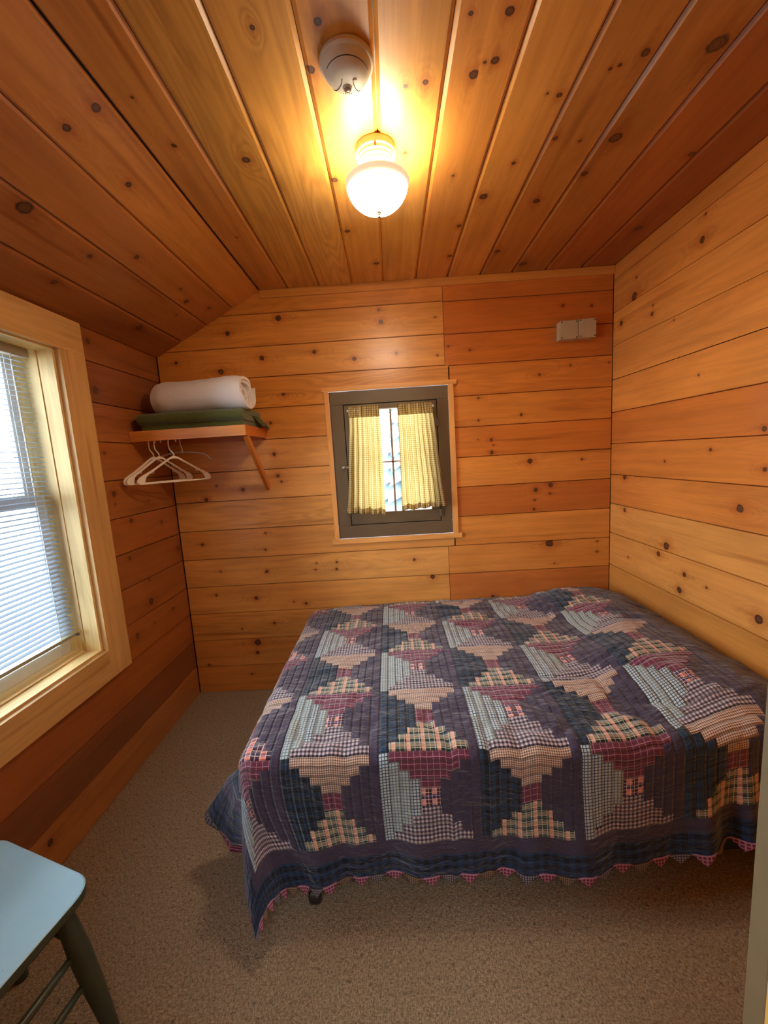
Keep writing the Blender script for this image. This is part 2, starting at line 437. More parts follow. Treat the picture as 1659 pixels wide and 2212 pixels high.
# ceiling: flat run and the sloping run down to the window wall
W = Wood()
fr = (Vector((0, 0, ZC)), Vector((0, 1, 0)), Vector((1, 0, 0)), Vector((0, 0, -1)))
cs = [-.66, -.503, -.33, -.150, .019, .195, .367, .542, .712, .889, 1.083, 1.262]
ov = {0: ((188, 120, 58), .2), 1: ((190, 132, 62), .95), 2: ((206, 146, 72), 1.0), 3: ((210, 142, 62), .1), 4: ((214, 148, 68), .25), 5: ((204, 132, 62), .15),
      6: ((206, 138, 66), .12), 7: ((176, 112, 52), .15), 8: ((164, 102, 48), .2), 9: ((158, 88, 42), .1), 10: ((150, 80, 38), .15)}  # boards also darken away from the lamp: falloff painted into their tones
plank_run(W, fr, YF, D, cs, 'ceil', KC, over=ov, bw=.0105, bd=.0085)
sv = Vector((XS - XL, 0, ZC - ZS)); sl = sv.length; sv.normalize()
fr = (Vector((XS, 0, ZC)) - sv * (-.66) * 1.0, Vector((0, 1, 0)), sv, Vector((sv.z, 0, -sv.x)))
ss_ = [-.66 - sl, -1.180, -1.010, -.840, -.66]
ov = {0: ((146, 84, 44), .1), 1: ((160, 96, 50), .25), 2: ((170, 104, 54), .2), 3: ((192, 122, 60), .2)}  # darker down the slope, lamp falloff put into the board tones
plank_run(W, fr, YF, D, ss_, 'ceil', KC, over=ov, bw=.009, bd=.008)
backing(W, [(XS - .02, XR + .1, YF - .15, D + .1, ZC + .0095, ZC + .1)])
# sloped backing
nn = Vector((-sv.z, 0, sv.x))
A = Vector((XS, 0, ZC)) + nn * .0085; B = A - sv * (sl + .2)
for (p, q) in ((A, B),):
    pts = [Vector((p.x, YF - .15, p.z)), Vector((q.x, YF - .15, q.z)), Vector((q.x, D + .1, q.z)), Vector((p.x, D + .1, p.z))]
    W.face(pts, [(0, 0)] * 4, [(99, 99)] * 4, (.006, .003, .002), 0)
    W.face([v + nn * .09 for v in pts], [(0, 0)] * 4, [(99, 99)] * 4, (.006, .003, .002), 0)
tag(W.build('ceiling', WOOD_C), kind='structure')

# thin strip along the top of the back wall
W = Wood()
W.solid(-.655, XR - .002, D - .012, D - .0005, 2.294, ZC - .001, 0, srgb(212, 138, 66), .3)
tag(W.build('trim_1', WOOD), kind='structure')

# carpet
m = N('carpet')
p = m.obj()
x, y, _ = m.xyz(p)
n1 = m.noise(m.vec(m.mul(x, 110), m.mul(y, 260)), 1, 3, .65)
n2 = m.noise(m.vec(m.mul(x, 300), m.mul(y, 100)), 1, 3, .65)
n3 = m.noise(p, 7, 3)
n4 = m.noise(p, 70, 3, .6)
t = m.add(m.mul(n1, .45), m.mul(n2, .55))
t = m.ss(.36, .64, t)
col = m.mix(t, srgb(128, 107, 78), srgb(204, 180, 146))
dk = m.ss(.56, .74, n4)
col = m.mix(m.mul(dk, .75), col, srgb(78, 58, 38))
col = m.mix(m.mul(m.sub(n3, .35), .55), col, srgb(150, 132, 104))
m.bsdf(col, .95, 0, m.bump(m.add(t, m.mul(n4, .7)), .9, .004), .15, Sheen_Weight=.15)
CARPET = m.m
bm = bmesh.new()
bmesh.ops.create_grid(bm, x_segments=1, y_segments=1, size=1)
for v in bm.verts:
    v.co = Vector((v.co.x * 1.45, .2 + v.co.y * 2.25, 0))
box(bm, -1.45, 1.45, -2.05, 2.45, -.08, -.002)
tag(link('floor', bm, CARPET), kind='structure')

# front partition with the doorway the picture is taken from, and the hall behind it
W = Wood()
for (x0, x1, z0, z1) in ((XL - .1, -.52, 0, 2.5), (.362, XR + .1, 0, 2.5), (-.52, .362, 2.02, 2.5)):
    W.solid(x0, x1, .22, YF, z0, z1, 0, srgb(205, 128, 60), .2)
tag(W.build('wall_front', WOOD), kind='structure')
HALL = plain('hall_wall_paint', srgb(205, 190, 165), .8)
bm = bmesh.new()
box(bm, -1.45, -1.38, -2.05, .22, 0, 2.45); box(bm, 1.36, 1.45, -2.05, .22, 0, 2.45); box(bm, -1.45, 1.45, -2.12, -2.05, 0, 2.45)
box(bm, -1.45, 1.45, -2.12, .22, 2.42, 2.5)
tag(link('wall_hall', bm, HALL), kind='structure')

# door frame at the right edge of view
m = N('chipped_brown_paint')
p = m.obj(); x, y, z = m.xyz(p)
nz = m.noise(p, 18, 3)
col = m.mix(nz, srgb(104, 86, 58), srgb(122, 102, 70))
chip = m.gt(m.noise(m.vec(m.mul(x, 60), m.mul(y, 60), m.mul(z, 9)), 1.0, 1), .69)
chip = m.mul(chip, m.mul(m.lt(z, .90), m.gt(z, .5)))
col = m.mix(chip, col, srgb(168, 205, 178))
m.bsdf(col, .5, 0, m.bump(nz, .2, .002))
BROWNP = m.m
d = empty('door_1', (.35, .3, 0), kind='structure')
bm = bmesh.new(); box(bm, -.016, .012, .027, .05, 0, 2.02, bev=.002); box(bm, -.87, -.842, .027, .05, 0, 2.02, bev=.002); box(bm, -.842, -.016, .027, .05, 1.99, 2.02)
link('door_stop', bm, BROWNP, d)
W = Wood(); W.solid(-.0165, .012, -.08, .0265, 0, 2.02, 2, srgb(214, 160, 84), .2); W.solid(-.87, -.8415, -.08, .0265, 0, 2.02, 2, srgb(214, 160, 84), .2); W.solid(-.8415, -.0165, -.08, .0265, 1.99, 2.02, 0, srgb(214, 160, 84), .2)
W.build('jamb', PALE, d)

# ------------------------------------------------------------------ big window on the left
GLASS = bpy.data.materials.new('window_glass'); GLASS.use_nodes = True
t = GLASS.node_tree; t.nodes.clear()
o_ = t.nodes.new('ShaderNodeOutputMaterial'); tr = t.nodes.new('ShaderNodeBsdfTransparent'); gl = t.nodes.new('ShaderNodeBsdfGlossy')
gl.inputs['Roughness'].default_value = .02; mx = t.nodes.new('ShaderNodeMixShader'); fz = t.nodes.new('ShaderNodeFresnel'); fz.inputs[0].default_value = 1.3
t.links.new(fz.outputs[0], mx.inputs[0]); t.links.new(tr.outputs[0], mx.inputs[1]); t.links.new(gl.outputs[0], mx.inputs[2]); t.links.new(mx.outputs[0], o_.inputs[0])
VINYL = plain('white_vinyl', srgb(222, 228, 232), .4)
win = empty('window_1', (XL, 1.17, .65), kind='structure')
def wsolid(name, parent, boxes, mat=PALE, tn='pale', fig=.35):
    W = Wood(); L = parent.location
    for (x0, x1, y0, y1, z0, z1, ax) in boxes:
        W.solid(x0 - L.x, x1 - L.x, y0 - L.y, y1 - L.y, z0 - L.z, z1 - L.z, ax, tone(tn) if isinstance(tn, str) else tn, fig)
    return W.build(name, mat, parent)
xo, xi = -1.252, XL - .003
wsolid('casing', win, [(xi, xo, .59, 1.742, 1.893, 2.021, 1)], tn=srgb(214, 168, 112))  # casing pine toned down: shade of its room-facing side is painted in
wsolid('casing', win, [(xi, xo, 1.612, 1.742, .522, 1.8925, 2)], tn=srgb(214, 168, 112))
wsolid('casing', win, [(xi, xo, .73, 1.6115, .522, .648, 1)], tn=srgb(214, 168, 112))
wsolid('casing', win, [(xi, xo, .60, .7295, .522, 1.8925, 2)], tn=srgb(214, 168, 112))
wsolid('jamb', win, [(-1.337, -1.2755, 1.601, 1.618, .634, 1.90, 2), (-1.47, -1.338, 1.598, 1.618, .634, 1.90, 2), (-1.47, -1.2755, .724, .742, .634, 1.90, 2),
                     (-1.47, -1.2755, .742, 1.601, 1.887, 1.902, 1)], fig=.45)
wsolid('sill', win, [(-1.337, -1.2755, .742, 1.601, .636, .656, 1), (-1.47, -1.338, .742, 1.598, .634, .661, 1)], fig=.3)
def sash(z0, z1, xc, nm):
    L = win.location; bm = bmesh.new(); w = .05
    ya, yb = .745, 1.597
    for b in ((ya, ya + w, z0, z1), (yb - w, yb, z0, z1), (ya + w, yb - w, z0, z0 + w), (ya + w, yb - w, z1 - w * .8, z1)):
        box(bm, xc - .014 - L.x, xc + .014 - L.x, b[0] - L.y, b[1] - L.y, b[2] - L.z, b[3] - L.z, bev=.003)
    s = link(nm, bm, VINYL, win)
    bm = bmesh.new(); box(bm, xc - .002 - L.x, xc + .002 - L.x, ya + w - L.y, yb - w - L.y, z0 + w - L.z, z1 - w * .8 - L.z)
    link('pane', bm, GLASS, s)
sash(1.285, 1.885, -1.445, 'sash'); sash(.663, 1.325, -1.412, 'sash')

# blinds
m = N('blind_slat'); 
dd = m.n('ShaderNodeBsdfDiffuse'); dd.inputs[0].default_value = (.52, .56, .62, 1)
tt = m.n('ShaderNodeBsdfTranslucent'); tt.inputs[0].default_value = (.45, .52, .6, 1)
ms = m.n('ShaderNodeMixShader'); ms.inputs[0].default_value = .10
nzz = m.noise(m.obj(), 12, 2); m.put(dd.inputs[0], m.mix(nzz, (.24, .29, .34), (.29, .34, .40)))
m.t.links.new(dd.outputs[0], ms.inputs[1]); m.t.links.new(tt.outputs[0], ms.inputs[2]); m.t.links.new(ms.outputs[0], m.out.inputs[0])
SLAT = m.m
bl = empty('window_blinds', (-1.362, 1.165, 1.885), 'white horizontal mini blinds hanging in the left window, slats open', 'blinds')
L = bl.location
bm = bmesh.new(); box(bm, -.014, .014, -.405, .413, -.034, -.002, bev=.003)
link('headrail', bm, plain('blind_rail', srgb(150, 140, 128), .4), bl)
bm = bmesh.new()
ns = 58; z0 = -1.118; z1 = -.052; tl = math.radians(9)
for i in range(ns):
    zc = z0 + (z1 - z0) * i / (ns - 1)
    cross = []
    for k in range(5):
        a = (k / 4 - .5)
        cross.append((a * .0245 * math.cos(tl), zc - a * .0245 * math.sin(tl) + .0022 * (1 - 4 * a * a)))
    ra = [bm.verts.new((c[0], -.400, c[1])) for c in cross]; rb = [bm.verts.new((c[0], .409, c[1])) for c in cross]
    for k in range(4): bm.faces.new((ra[k], ra[k + 1], rb[k + 1], rb[k]))
link('slats', bm, SLAT, bl, smooth=True)
bm = bmesh.new(); box(bm, -.013, .013, -.402, .411, -1.147, -1.134, bev=.003)
link('bottom_rail', bm, plain('blind_bottom_rail', srgb(150, 150, 128), .4), bl)
for yy in (-.31, .04, .335):
    bm = bmesh.new()
    for dx in (-.0135, .0135): tube(bm, [(dx, yy, -.03), (dx, yy, -1.14)], .0011, 5)
    tube(bm, [(0, yy + .012, -.03), (0, yy + .012, -1.14)], .0012, 5)
    link('ladder_cord', bm, VINYL, bl)
bm = bmesh.new(); tube(bm, [(.016, .411, -1.143), (.016, .419, -1.143)], .007, 10)
link('end_cap', bm, plain('end_cap_plastic', srgb(105, 88, 82), .5), bl, smooth=True, angle=40)

# ------------------------------------------------------------------ small brown window in the back wall
w2 = empty('window_2', (0, D, 1.36), kind='structure')
TR = srgb(226, 156, 88)
wsolid('casing', w2, [(-.361, .394, D - .014, D - .0004, 1.776, 1.801, 0)], WOOD, TR, .3)
wsolid('casing', w2, [(-.366, .396, D - .014, D - .0004, .905, .934, 0)], WOOD, TR, .3)
wsolid('casing', w2, [(-.349, -.3235, D - .014, D - .0004, .9345, 1.7755, 2)], WOOD, TR, .3)
wsolid('casing', w2, [(.346, .376, D - .014, D - .0004, .9345, 1.7755, 2)], WOOD, TR, .3)
m = N('brown_window_paint')
nz = m.noise(m.obj(), 6, 3); n2 = m.noise(m.obj(), 60, 2)
col = m.mix(nz, srgb(92, 76, 56), srgb(108, 90, 66)); col = m.mix(m.gt(n2, .80), col, srgb(190, 180, 160))
m.bsdf(col, .38, 0, m.bump(nz, .2, .003))
PBR = m.m
def bxs(name, boxes, mat, parent, bev=.002, **kw):
    bm = bmesh.new(); L = parent.location if parent and parent.parent is None else Vector((0, 0, 0))
    for b in boxes: box(bm, b[0] - L.x, b[1] - L.x, b[2] - L.y, b[3] - L.y, b[4] - L.z, b[5] - L.z, bev=bev)
    return link(name, bm, mat, parent, **kw)
ya, yb = D - .006, D + .05
bxs('frame', [(-.323, .3455, ya, yb, 1.703, 1.7752), (-.323, .3455, ya, yb, .935, 1.010), (-.323, -.248, ya, yb, 1.0105, 1.7025), (.282, .3455, ya, yb, 1.0105, 1.7025)], PBR, w2)
bxs('rebate', [(-.25, -.236, D + .022, yb, 1.003, 1.71), (.270, .284, D + .022, yb, 1.003, 1.71), (-.236, .270, D + .022, yb, 1.004, 1.019), (-.236, .270, D + .022, yb, 1.694, 1.71)], PBR, w2)
ya2 = D - .002
sa = bxs('sash', [(-.243, .2775, ya2, yb, 1.668, 1.698), (-.243, .2775, ya2, yb, 1.0145, 1.082), (-.243, -.193, ya2, yb, 1.0825, 1.6675), (.228, .2775, ya2, yb, 1.0825, 1.6675)], PBR, w2)
bm = bmesh.new(); box(bm, .0115, .0225, .012, .03, -.277, .307); box(bm, -.193, .228, .012, .03, .0055, .0135)
link('muntin', bm, plain('muntin_paint', srgb(150, 120, 100), .5), sa)
bm = bmesh.new(); box(bm, -.193, .228, .034, .037, -.277, .307); link('pane', bm, GLASS, sa)
METAL = plain('tarnished_metal', (.45, .42, .38), .35, 1)
WHITEM = plain('white_metal', srgb(215, 208, 190), .35, .2)
bm = bmesh.new(); lathe(bm, [(0, .03), (.009, .029), (.011, .024), (.008, .015), (.005, .01), (.005, 0)], n=16)
k = link('knob', bm, METAL, w2, smooth=True); k.rotation_euler = (PI / 2, 0, 0); k.location = (-.265, -.005, -.009)
bm = bmesh.new(); box(bm, -.272, -.238, -.012, -.006, -.016, -.003, bev=.001); link('latch', bm, METAL, w2)
for zz in (1.575, 1.06):
    bm = bmesh.new(); box(bm, .266, .294, -.012, -.005, zz - 1.36 - .02, zz - 1.36 + .02, bev=.001); tube(bm, [(.28, -.013, zz - 1.36 - .022), (.28, -.013, zz - 1.36 + .022)], .004, 8)
    link('hinge', bm, PBR, w2)

# curtains on a thin rod
m = N('yellow_check_curtain')
u, v, _ = m.uv('fabric')
u2 = m.fr(m.mul(u, 90)); v2 = m.fr(m.mul(v, 90))
line = m.mx(m.lt(u2, .22), m.lt(v2, .22))
wide = m.lt(m.fr(m.mul(u, 22.5)), .09)
nz = m.noise(m.vec(m.mul(u, 30), m.mul(v, 30)), 1, 2)
col = m.mix(nz, srgb(222, 200, 142), srgb(234, 214, 160))
col = m.mix(m.mul(line, .72), col, srgb(120, 84, 42)); col = m.mix(m.mul(wide, .5), col, srgb(110, 70, 40))
dd = m.n('ShaderNodeBsdfDiffuse'); tt = m.n('ShaderNodeBsdfTranslucent'); ms = m.n('ShaderNodeMixShader'); ms.inputs[0].default_value = .5
m.put(dd.inputs[0], col); m.put(tt.inputs[0], m.mix(1.0, col, (.62, .56, .42, 1), 'MULTIPLY'))
m.t.links.new(dd.outputs[0], ms.inputs[1]); m.t.links.new(tt.outputs[0], ms.inputs[2]); m.t.links.new(ms.outputs[0], m.out.inputs[0])
CURT = m.m
def curtain(label, tl, tr, bl_, br, zt, zb_l, zb_r, seed, npl):
    nu, nv = 130, 60
    V = []; F = []; UV = []
    for j in range(nv + 1):
        f = j / nv
        for i in range(nu + 1):
            g = i / nu
            xa = tl + (bl_ - tl) * f ** 1.2; xb = tr + (br - tr) * f ** 1.1
            xm = xa + (xb - xa) * g
            ph = g * npl * 2 * PI + .8 * math.sin(3 * g + seed) + .5 * f * math.sin(seed * 2 + 5 * g)
            amp = .0045 + .009 * sstep(.0, .35, f)
            if .03 < f < .085: amp *= .55
            yy = D - .052 + amp * math.sin(ph) + .006 * noise.noise(Vector((g * 4, f * 3, seed)))
            if f < .09: yy += .003 * math.sin(ph * 2.7)
            xm += .0035 * math.cos(ph) * sstep(0, .3, f) + .003 * noise.noise(Vector((g * 7, f * 5, seed + 9)))
            zb = zb_l + (zb_r - zb_l) * g + .006 * math.sin(ph * .5 + seed)
            z = zt + (zb - zt) * f
            V.append((xm, yy, z)); UV.append((g * (xb - xa if False else abs(br - bl_)) * 1.55, z))
    for j in range(nv):
        for i in range(nu):
            a = j * (nu + 1) + i; F.append((a, a + 1, a + nu + 2, a + nu + 1))
    c0 = Vector(((tl + tr) / 2, D - .052, zt))
    def mk(nm, faces, mat, parent):
        me = bpy.data.meshes.new(nm); idx = {}; vv = []; ff = []
        for f_ in faces:
            r = []
            for q in f_:
                if q not in idx: idx[q] = len(vv); vv.append(tuple(Vector(V[q]) - c0))
                r.append(idx[q])
            ff.append(r)
        me.from_pydata(vv, [], ff); uvl = me.uv_layers.new(name='fabric')
        inv = {b: a for a, b in idx.items()}
        for lp in me.loops: uvl.data[lp.index].uv = UV[inv[lp.vertex_index]]
        for p in me.polygons: p.use_smooth = True
        me.materials.append(mat); o = bpy.data.objects.new(nm, me); C.objects.link(o); o.parent = parent; return o
    r = empty('curtain', c0, label, 'curtain', 'curtain pair over the small back window')
    nh = int(.085 * nv) + 1
    mk('header', F[:nh * nu], CURT, r); mk('drape', F[nh * nu:(nv - 3) * nu], CURT, r); 
    h = mk('hem', F[(nv - 3) * nu:], CURT, r)
    # doubled cloth in header and hem
    for nm in r.children:
        if nm.name.startswith(('header', 'hem')):
            sm = nm.modifiers.new('double', 'SOLIDIFY'); sm.thickness = .003; sm.offset = -1
    return r
curtain('yellow checked cafe curtain on the left half of the small brown window', -.212, -.042, -.262, -.046, 1.684, 1.094, 1.076, 1.3, 7)
curtain('yellow checked cafe curtain on the right half, flaring out at its lower corner', .056, .247, .05, .302, 1.682, 1.090, 1.104, 4.1, 8)
rd = empty('curtain_rod', (.018, D - .052, 1.662), 'thin pale rod holding the two yellow checked curtains', 'rod')
bm = bmesh.new(); tube(bm, [(-.236, 0, 0), (.236, 0, 0)], .003, 8); link('rod', bm, WHITEM, rd, smooth=True)
for sx in (-.236, .236):
    bm = bmesh.new(); tube(bm, [(sx, 0, 0), (sx, .03, 0), (sx, .049, 0)], .0028, 8)
    bmesh.ops.create_uvsphere(bm, u_segments=12, v_segments=8, radius=.0065, matrix=Matrix.Translation((sx, 0, 0))); link('bracket', bm, WHITEM, rd, smooth=True)
# ------------------------------------------------------------------ ceiling lamp
LX, LY = .010, 1.372
PORC = plain('cream_porcelain', srgb(232, 214, 176), .35)
lamp = empty('ceiling_lamp', (LX, LY, ZC - .001), 'lit ceiling lamp, frosted glass bowl on a cream stepped base', 'lamp')
bm = bmesh.new()
lathe(bm, [(0, 0), (.060, 0), (.061, -.004), (.061, -.020), (.059, -.0225), (.0575, -.0235), (.0575, -.031), (.0555, -.0335), (.053, -.0345), (.053, -.041), (.0505, -.0435), (.048, -.0445), (.048, -.051), (.0455, -.0535), (.0415, -.0545), (.040, -.075), (.044, -.088), (0, -.088)])
base = link('base', bm, PORC, lamp, smooth=True, angle=35)
bm = bmesh.new(); box(bm, -.003, .003, -.0615, -.052, -.034, -.022, bev=.001); link('pull_slot', bm, plain('slot_brown', srgb(120, 80, 50), .5), base)
m = N('frosted_lit_glass')
x, y, z = m.xyz(m.n('ShaderNodeTexCoord').outputs['Generated'])
st = m.f('POWER', m.ss(.92, .35, z), 2.5)
lw = m.n('ShaderNodeLayerWeight'); lw.inputs[0].default_value = .35
e = m.n('ShaderNodeEmission')
m.put(e.inputs[0], m.mix(st, (1.0, .80, .50, 1), (1.0, .84, .60, 1)))
m.put(e.inputs[1], m.add(.65, m.mul(st, LAMP)))
b = m.bsdf((.62, .56, .42), .25)
sh = m.n('ShaderNodeAddShader'); m.t.links.new(e.outputs[0], sh.inputs[0]); m.t.links.new(b.outputs[0], sh.inputs[1]); m.t.links.new(sh.outputs[0], m.out.inputs[0])
GLOBE = m.m
bm = bmesh.new()
prof = [(.093, -.1000), (.0945, -.0975), (.0975, -.0965), (.0992, -.0978), (.1000, -.100), (.0980, -.104), (.0955, -.111), (.0915, -.122), (.0845, -.136), (.0745, -.149), (.061, -.161), (.045, -.170), (.028, -.176), (.012, -.179), (0, -.180)]
lathe(bm, prof, n=64)
# pressed ribs along the glass
for v in bm.verts:
    r = math.hypot(v.co.x, v.co.y)
    if r > .02:
        a = math.atan2(v.co.y, v.co.x); k = 1 + .006 * math.cos(a * 32)
        v.co.x *= k; v.co.y *= k
link('glass_bowl', bm, GLOBE, lamp, smooth=True)
mb = N('glowing_bulb'); eb = mb.n('ShaderNodeEmission'); nb = mb.noise(mb.obj(), 8, 1)
mb.put(eb.inputs[0], mb.mix(nb, (1.0, .82, .52, 1), (1.0, .86, .58, 1))); eb.inputs[1].default_value = BULB; mb.t.links.new(eb.outputs[0], mb.out.inputs[0])
bm = bmesh.new(); lathe(bm, [(.013, -.088), (.014, -.098), (.024, -.112), (.029, -.125), (.027, -.139), (.017, -.151), (0, -.155)], n=24)
link('bulb', bm, mb.m, lamp, smooth=True)
bm = bmesh.new(); tube(bm, [(0, 0, -.150), (0, 0, -.181)], .002, 8); link('centre_rod', bm, METAL, lamp, smooth=True)
bm = bmesh.new(); lathe(bm, [(0, -0.1780), (.007, -0.1785), (.007, -0.1810), (.003, -0.1820), (.0035, -0.1840), (.006, -0.1855), (.0035, -0.1870), (.003, -0.1890), (.005, -0.1910), (.005, -0.1940), (.002, -0.1965), (0, -0.1970)], n=20)
link('finial', bm, plain('brass', (.75, .5, .18), .25, 1), lamp, smooth=True)

# ------------------------------------------------------------------ smoke detector
det = empty('smoke_detector', (-.049, 1.092, ZC - .001), 'round off-white smoke detector on the ceiling nearest the camera', 'smoke detector')
OFFW = plain('aged_white_plastic', srgb(214, 208, 192), .45)
DGR = plain('dark_slot', srgb(70, 60, 48), .6)
bm = bmesh.new()
lathe(bm, [(0, 0), (.063, 0), (.0645, -.003), (.0645, -.010), (.0625, -.013), (.0585, -.0145), (.0565, -.019), (.0525, -.027), (.047, -.0335), (.040, -.0385), (.030, -.042), (.016, -.044), (0, -.0445)])
body = link('housing', bm, OFFW, det, smooth=True, angle=30)
DP = [(0, -.0445), (.016, -.044), (.030, -.042), (.040, -.0385), (.047, -.0335), (.0525, -.027), (.0565, -.019), (.0585, -.0145)]
def dz(r):
    for (r0, z0), (r1, z1) in zip(DP, DP[1:]):
        if r <= r1: return z0 + (z1 - z0) * (r - r0) / (r1 - r0)
    return -.0145
bm = bmesh.new()
for s_ in (-1, 1):
    pts = []
    for k in range(14):
        t = k / 13; yy = -.008 + .050 * t; xx = s_ * (.013 + .024 * t * t)
        pts.append((xx, yy, dz(math.hypot(xx, yy)) - .0003))
    tube(bm, pts, .0010, 6)
pts = [(.050 * math.cos(a), .050 * math.sin(a), dz(.050) - .0002) for a in [PI * (1.10 + .80 * k / 20) for k in range(21)]]
tube(bm, pts, .0010, 6)
link('groove', bm, DGR, body)
bm = bmesh.new()
for k in range(5):
    xx = -.010 + k * .005; y0_, y1_ = .032 + abs(k - 2) * .001, .041 - abs(k - 2) * .001
    pts = [(xx, y0_ + (y1_ - y0_) * q / 4, dz(math.hypot(xx, y0_ + (y1_ - y0_) * q / 4)) - .0002) for q in range(5)]
    tube(bm, pts, .0009, 6)
link('sounder_slots', bm, DGR, body)
zl = dz(.017)
bm = bmesh.new(); lathe(bm, [(.0115, zl + .004), (.0115, zl - .0015), (.0088, zl - .0028), (.0082, zl)], 0, .017, n=24); link('lens_ring', bm, OFFW, body, smooth=True, angle=40)
bm = bmesh.new(); lathe(bm, [(.0084, zl), (.0072, zl - .003), (.004, zl - .0048), (0, zl - .0054)], 0, .017, n=24); link('lens', bm, plain('grey_lens', srgb(150, 140, 130), .15), body, smooth=True)
bm = bmesh.new(); lathe(bm, [(.0045, -.042), (.0045, -.0452), (0, -.0458)], .018, -.004, n=16); link('test_button', bm, OFFW, body, smooth=True, angle=40)
det.rotation_euler = (0, 0, math.radians(6))

# ------------------------------------------------------------------ junction boxes on the back wall
GREYP = plain('grey_beige_plastic', srgb(176, 156, 124), .3)
SCREW = plain('screw_hole', srgb(70, 45, 25), .6)
def jbox(x0, x1, z0, z1, dep, label, lid):
    e = empty('junction_box', ((x0 + x1) / 2, D, (z0 + z1) / 2), label, 'junction box')
    hx, hz = (x1 - x0) / 2, (z1 - z0) / 2
    bm = bmesh.new(); box(bm, -hx + .001, hx - .001, -dep, 0, -hz + .001, hz - .001, bev=.003); b = link('box', bm, GREYP, e)
    bm = bmesh.new(); box(bm, -hx, hx, -dep - lid, -dep + .0005, -hz, hz, bev=.003); l = link('cover', bm, GREYP, e)
    for sx, sz in ((-1, 1), (1, 1), (-1, -1), (1, -1)):
        bm = bmesh.new(); tube(bm, [(sx * (hx - .008), -dep - lid - .0006, sz * (hz - .008)), (sx * (hx - .008), -dep, sz * (hz - .008))], .004, 10)
        link('screw', bm, SCREW, l)
jbox(.950, 1.0455, 1.964, 2.060, .050, 'left one of two grey-beige plastic boxes on the back wall', .004)
jbox(1.0475, 1.141, 1.966, 2.063, .046, 'right one of two grey-beige plastic boxes on the back wall, nearest the corner', .010)

# ------------------------------------------------------------------ corner shelf
sh_ = empty('wall_shelf', (-.98, 2.17, 1.55), 'varnished pine corner shelf with a diagonal brace, carrying bedding', 'shelf')
SHT = srgb(206, 124, 56)
def ws(name, par, L, boxes, tn=SHT, mat=WOOD, fig=.25):
    W = Wood()
    for (x0, x1, y0, y1, z0, z1, ax) in boxes: W.solid(x0 - L[0], x1 - L[0], y0 - L[1], y1 - L[1], z0 - L[2], z1 - L[2], ax, tn, fig)
    return W.build(name, mat, par)
SL = (-.98, 2.17, 1.55)
ws('shelf_board', sh_, SL, [(XL + .001, -.7205, 2.0165, D - .002, 1.578, 1.596, 0)])
ws('front_rail', sh_, SL, [(XL + .001, -.700, 1.998, 2.016, 1.546, 1.5965, 0)], srgb(216, 138, 68))
ws('end_rail', sh_, SL, [(-.720, -.7005, 2.0165, D - .001, 1.546, 1.5965, 1)], srgb(196, 104, 42))
ws('cleat', sh_, SL, [(XL + .002, -.7205, D - .022, D - .001, 1.535, 1.5775, 0), (XL + .001, XL + .02, 2.0165, D - .0225, 1.535, 1.5775, 1)], srgb(180, 100, 44))
# diagonal brace
p0 = Vector((-.712, 2.035, 1.548)); p1 = Vector((-.714, D - .004, 1.262))
dr = (p1 - p0); ln_ = dr.length; dr.normalize()
W = Wood(); W.solid(-.009, .009, -.017, .017, 0, ln_, 2, srgb(204, 118, 50), .2)
zx = dr; xx = Vector((1, 0, 0)); yy = zx.cross(xx).normalized(); xx = yy.cross(zx)
Mx = Matrix(((xx.x, yy.x, zx.x, p0.x - SL[0]), (xx.y, yy.y, zx.y, p0.y - SL[1]), (xx.z, yy.z, zx.z, p0.z - SL[2]), (0, 0, 0, 1)))
W.build('brace', WOOD, sh_, Mx)
bm = bmesh.new(); tube(bm, [(XL + .019 - SL[0], 2.10 - SL[1], 1.566 - SL[2]), (-.7205 - SL[0], 2.10 - SL[1], 1.566 - SL[2])], .008, 12)
link('hanging_rod', bm, plain('dark_rod', (.08, .05, .03), .5, .3), sh_, smooth=True, angle=40)

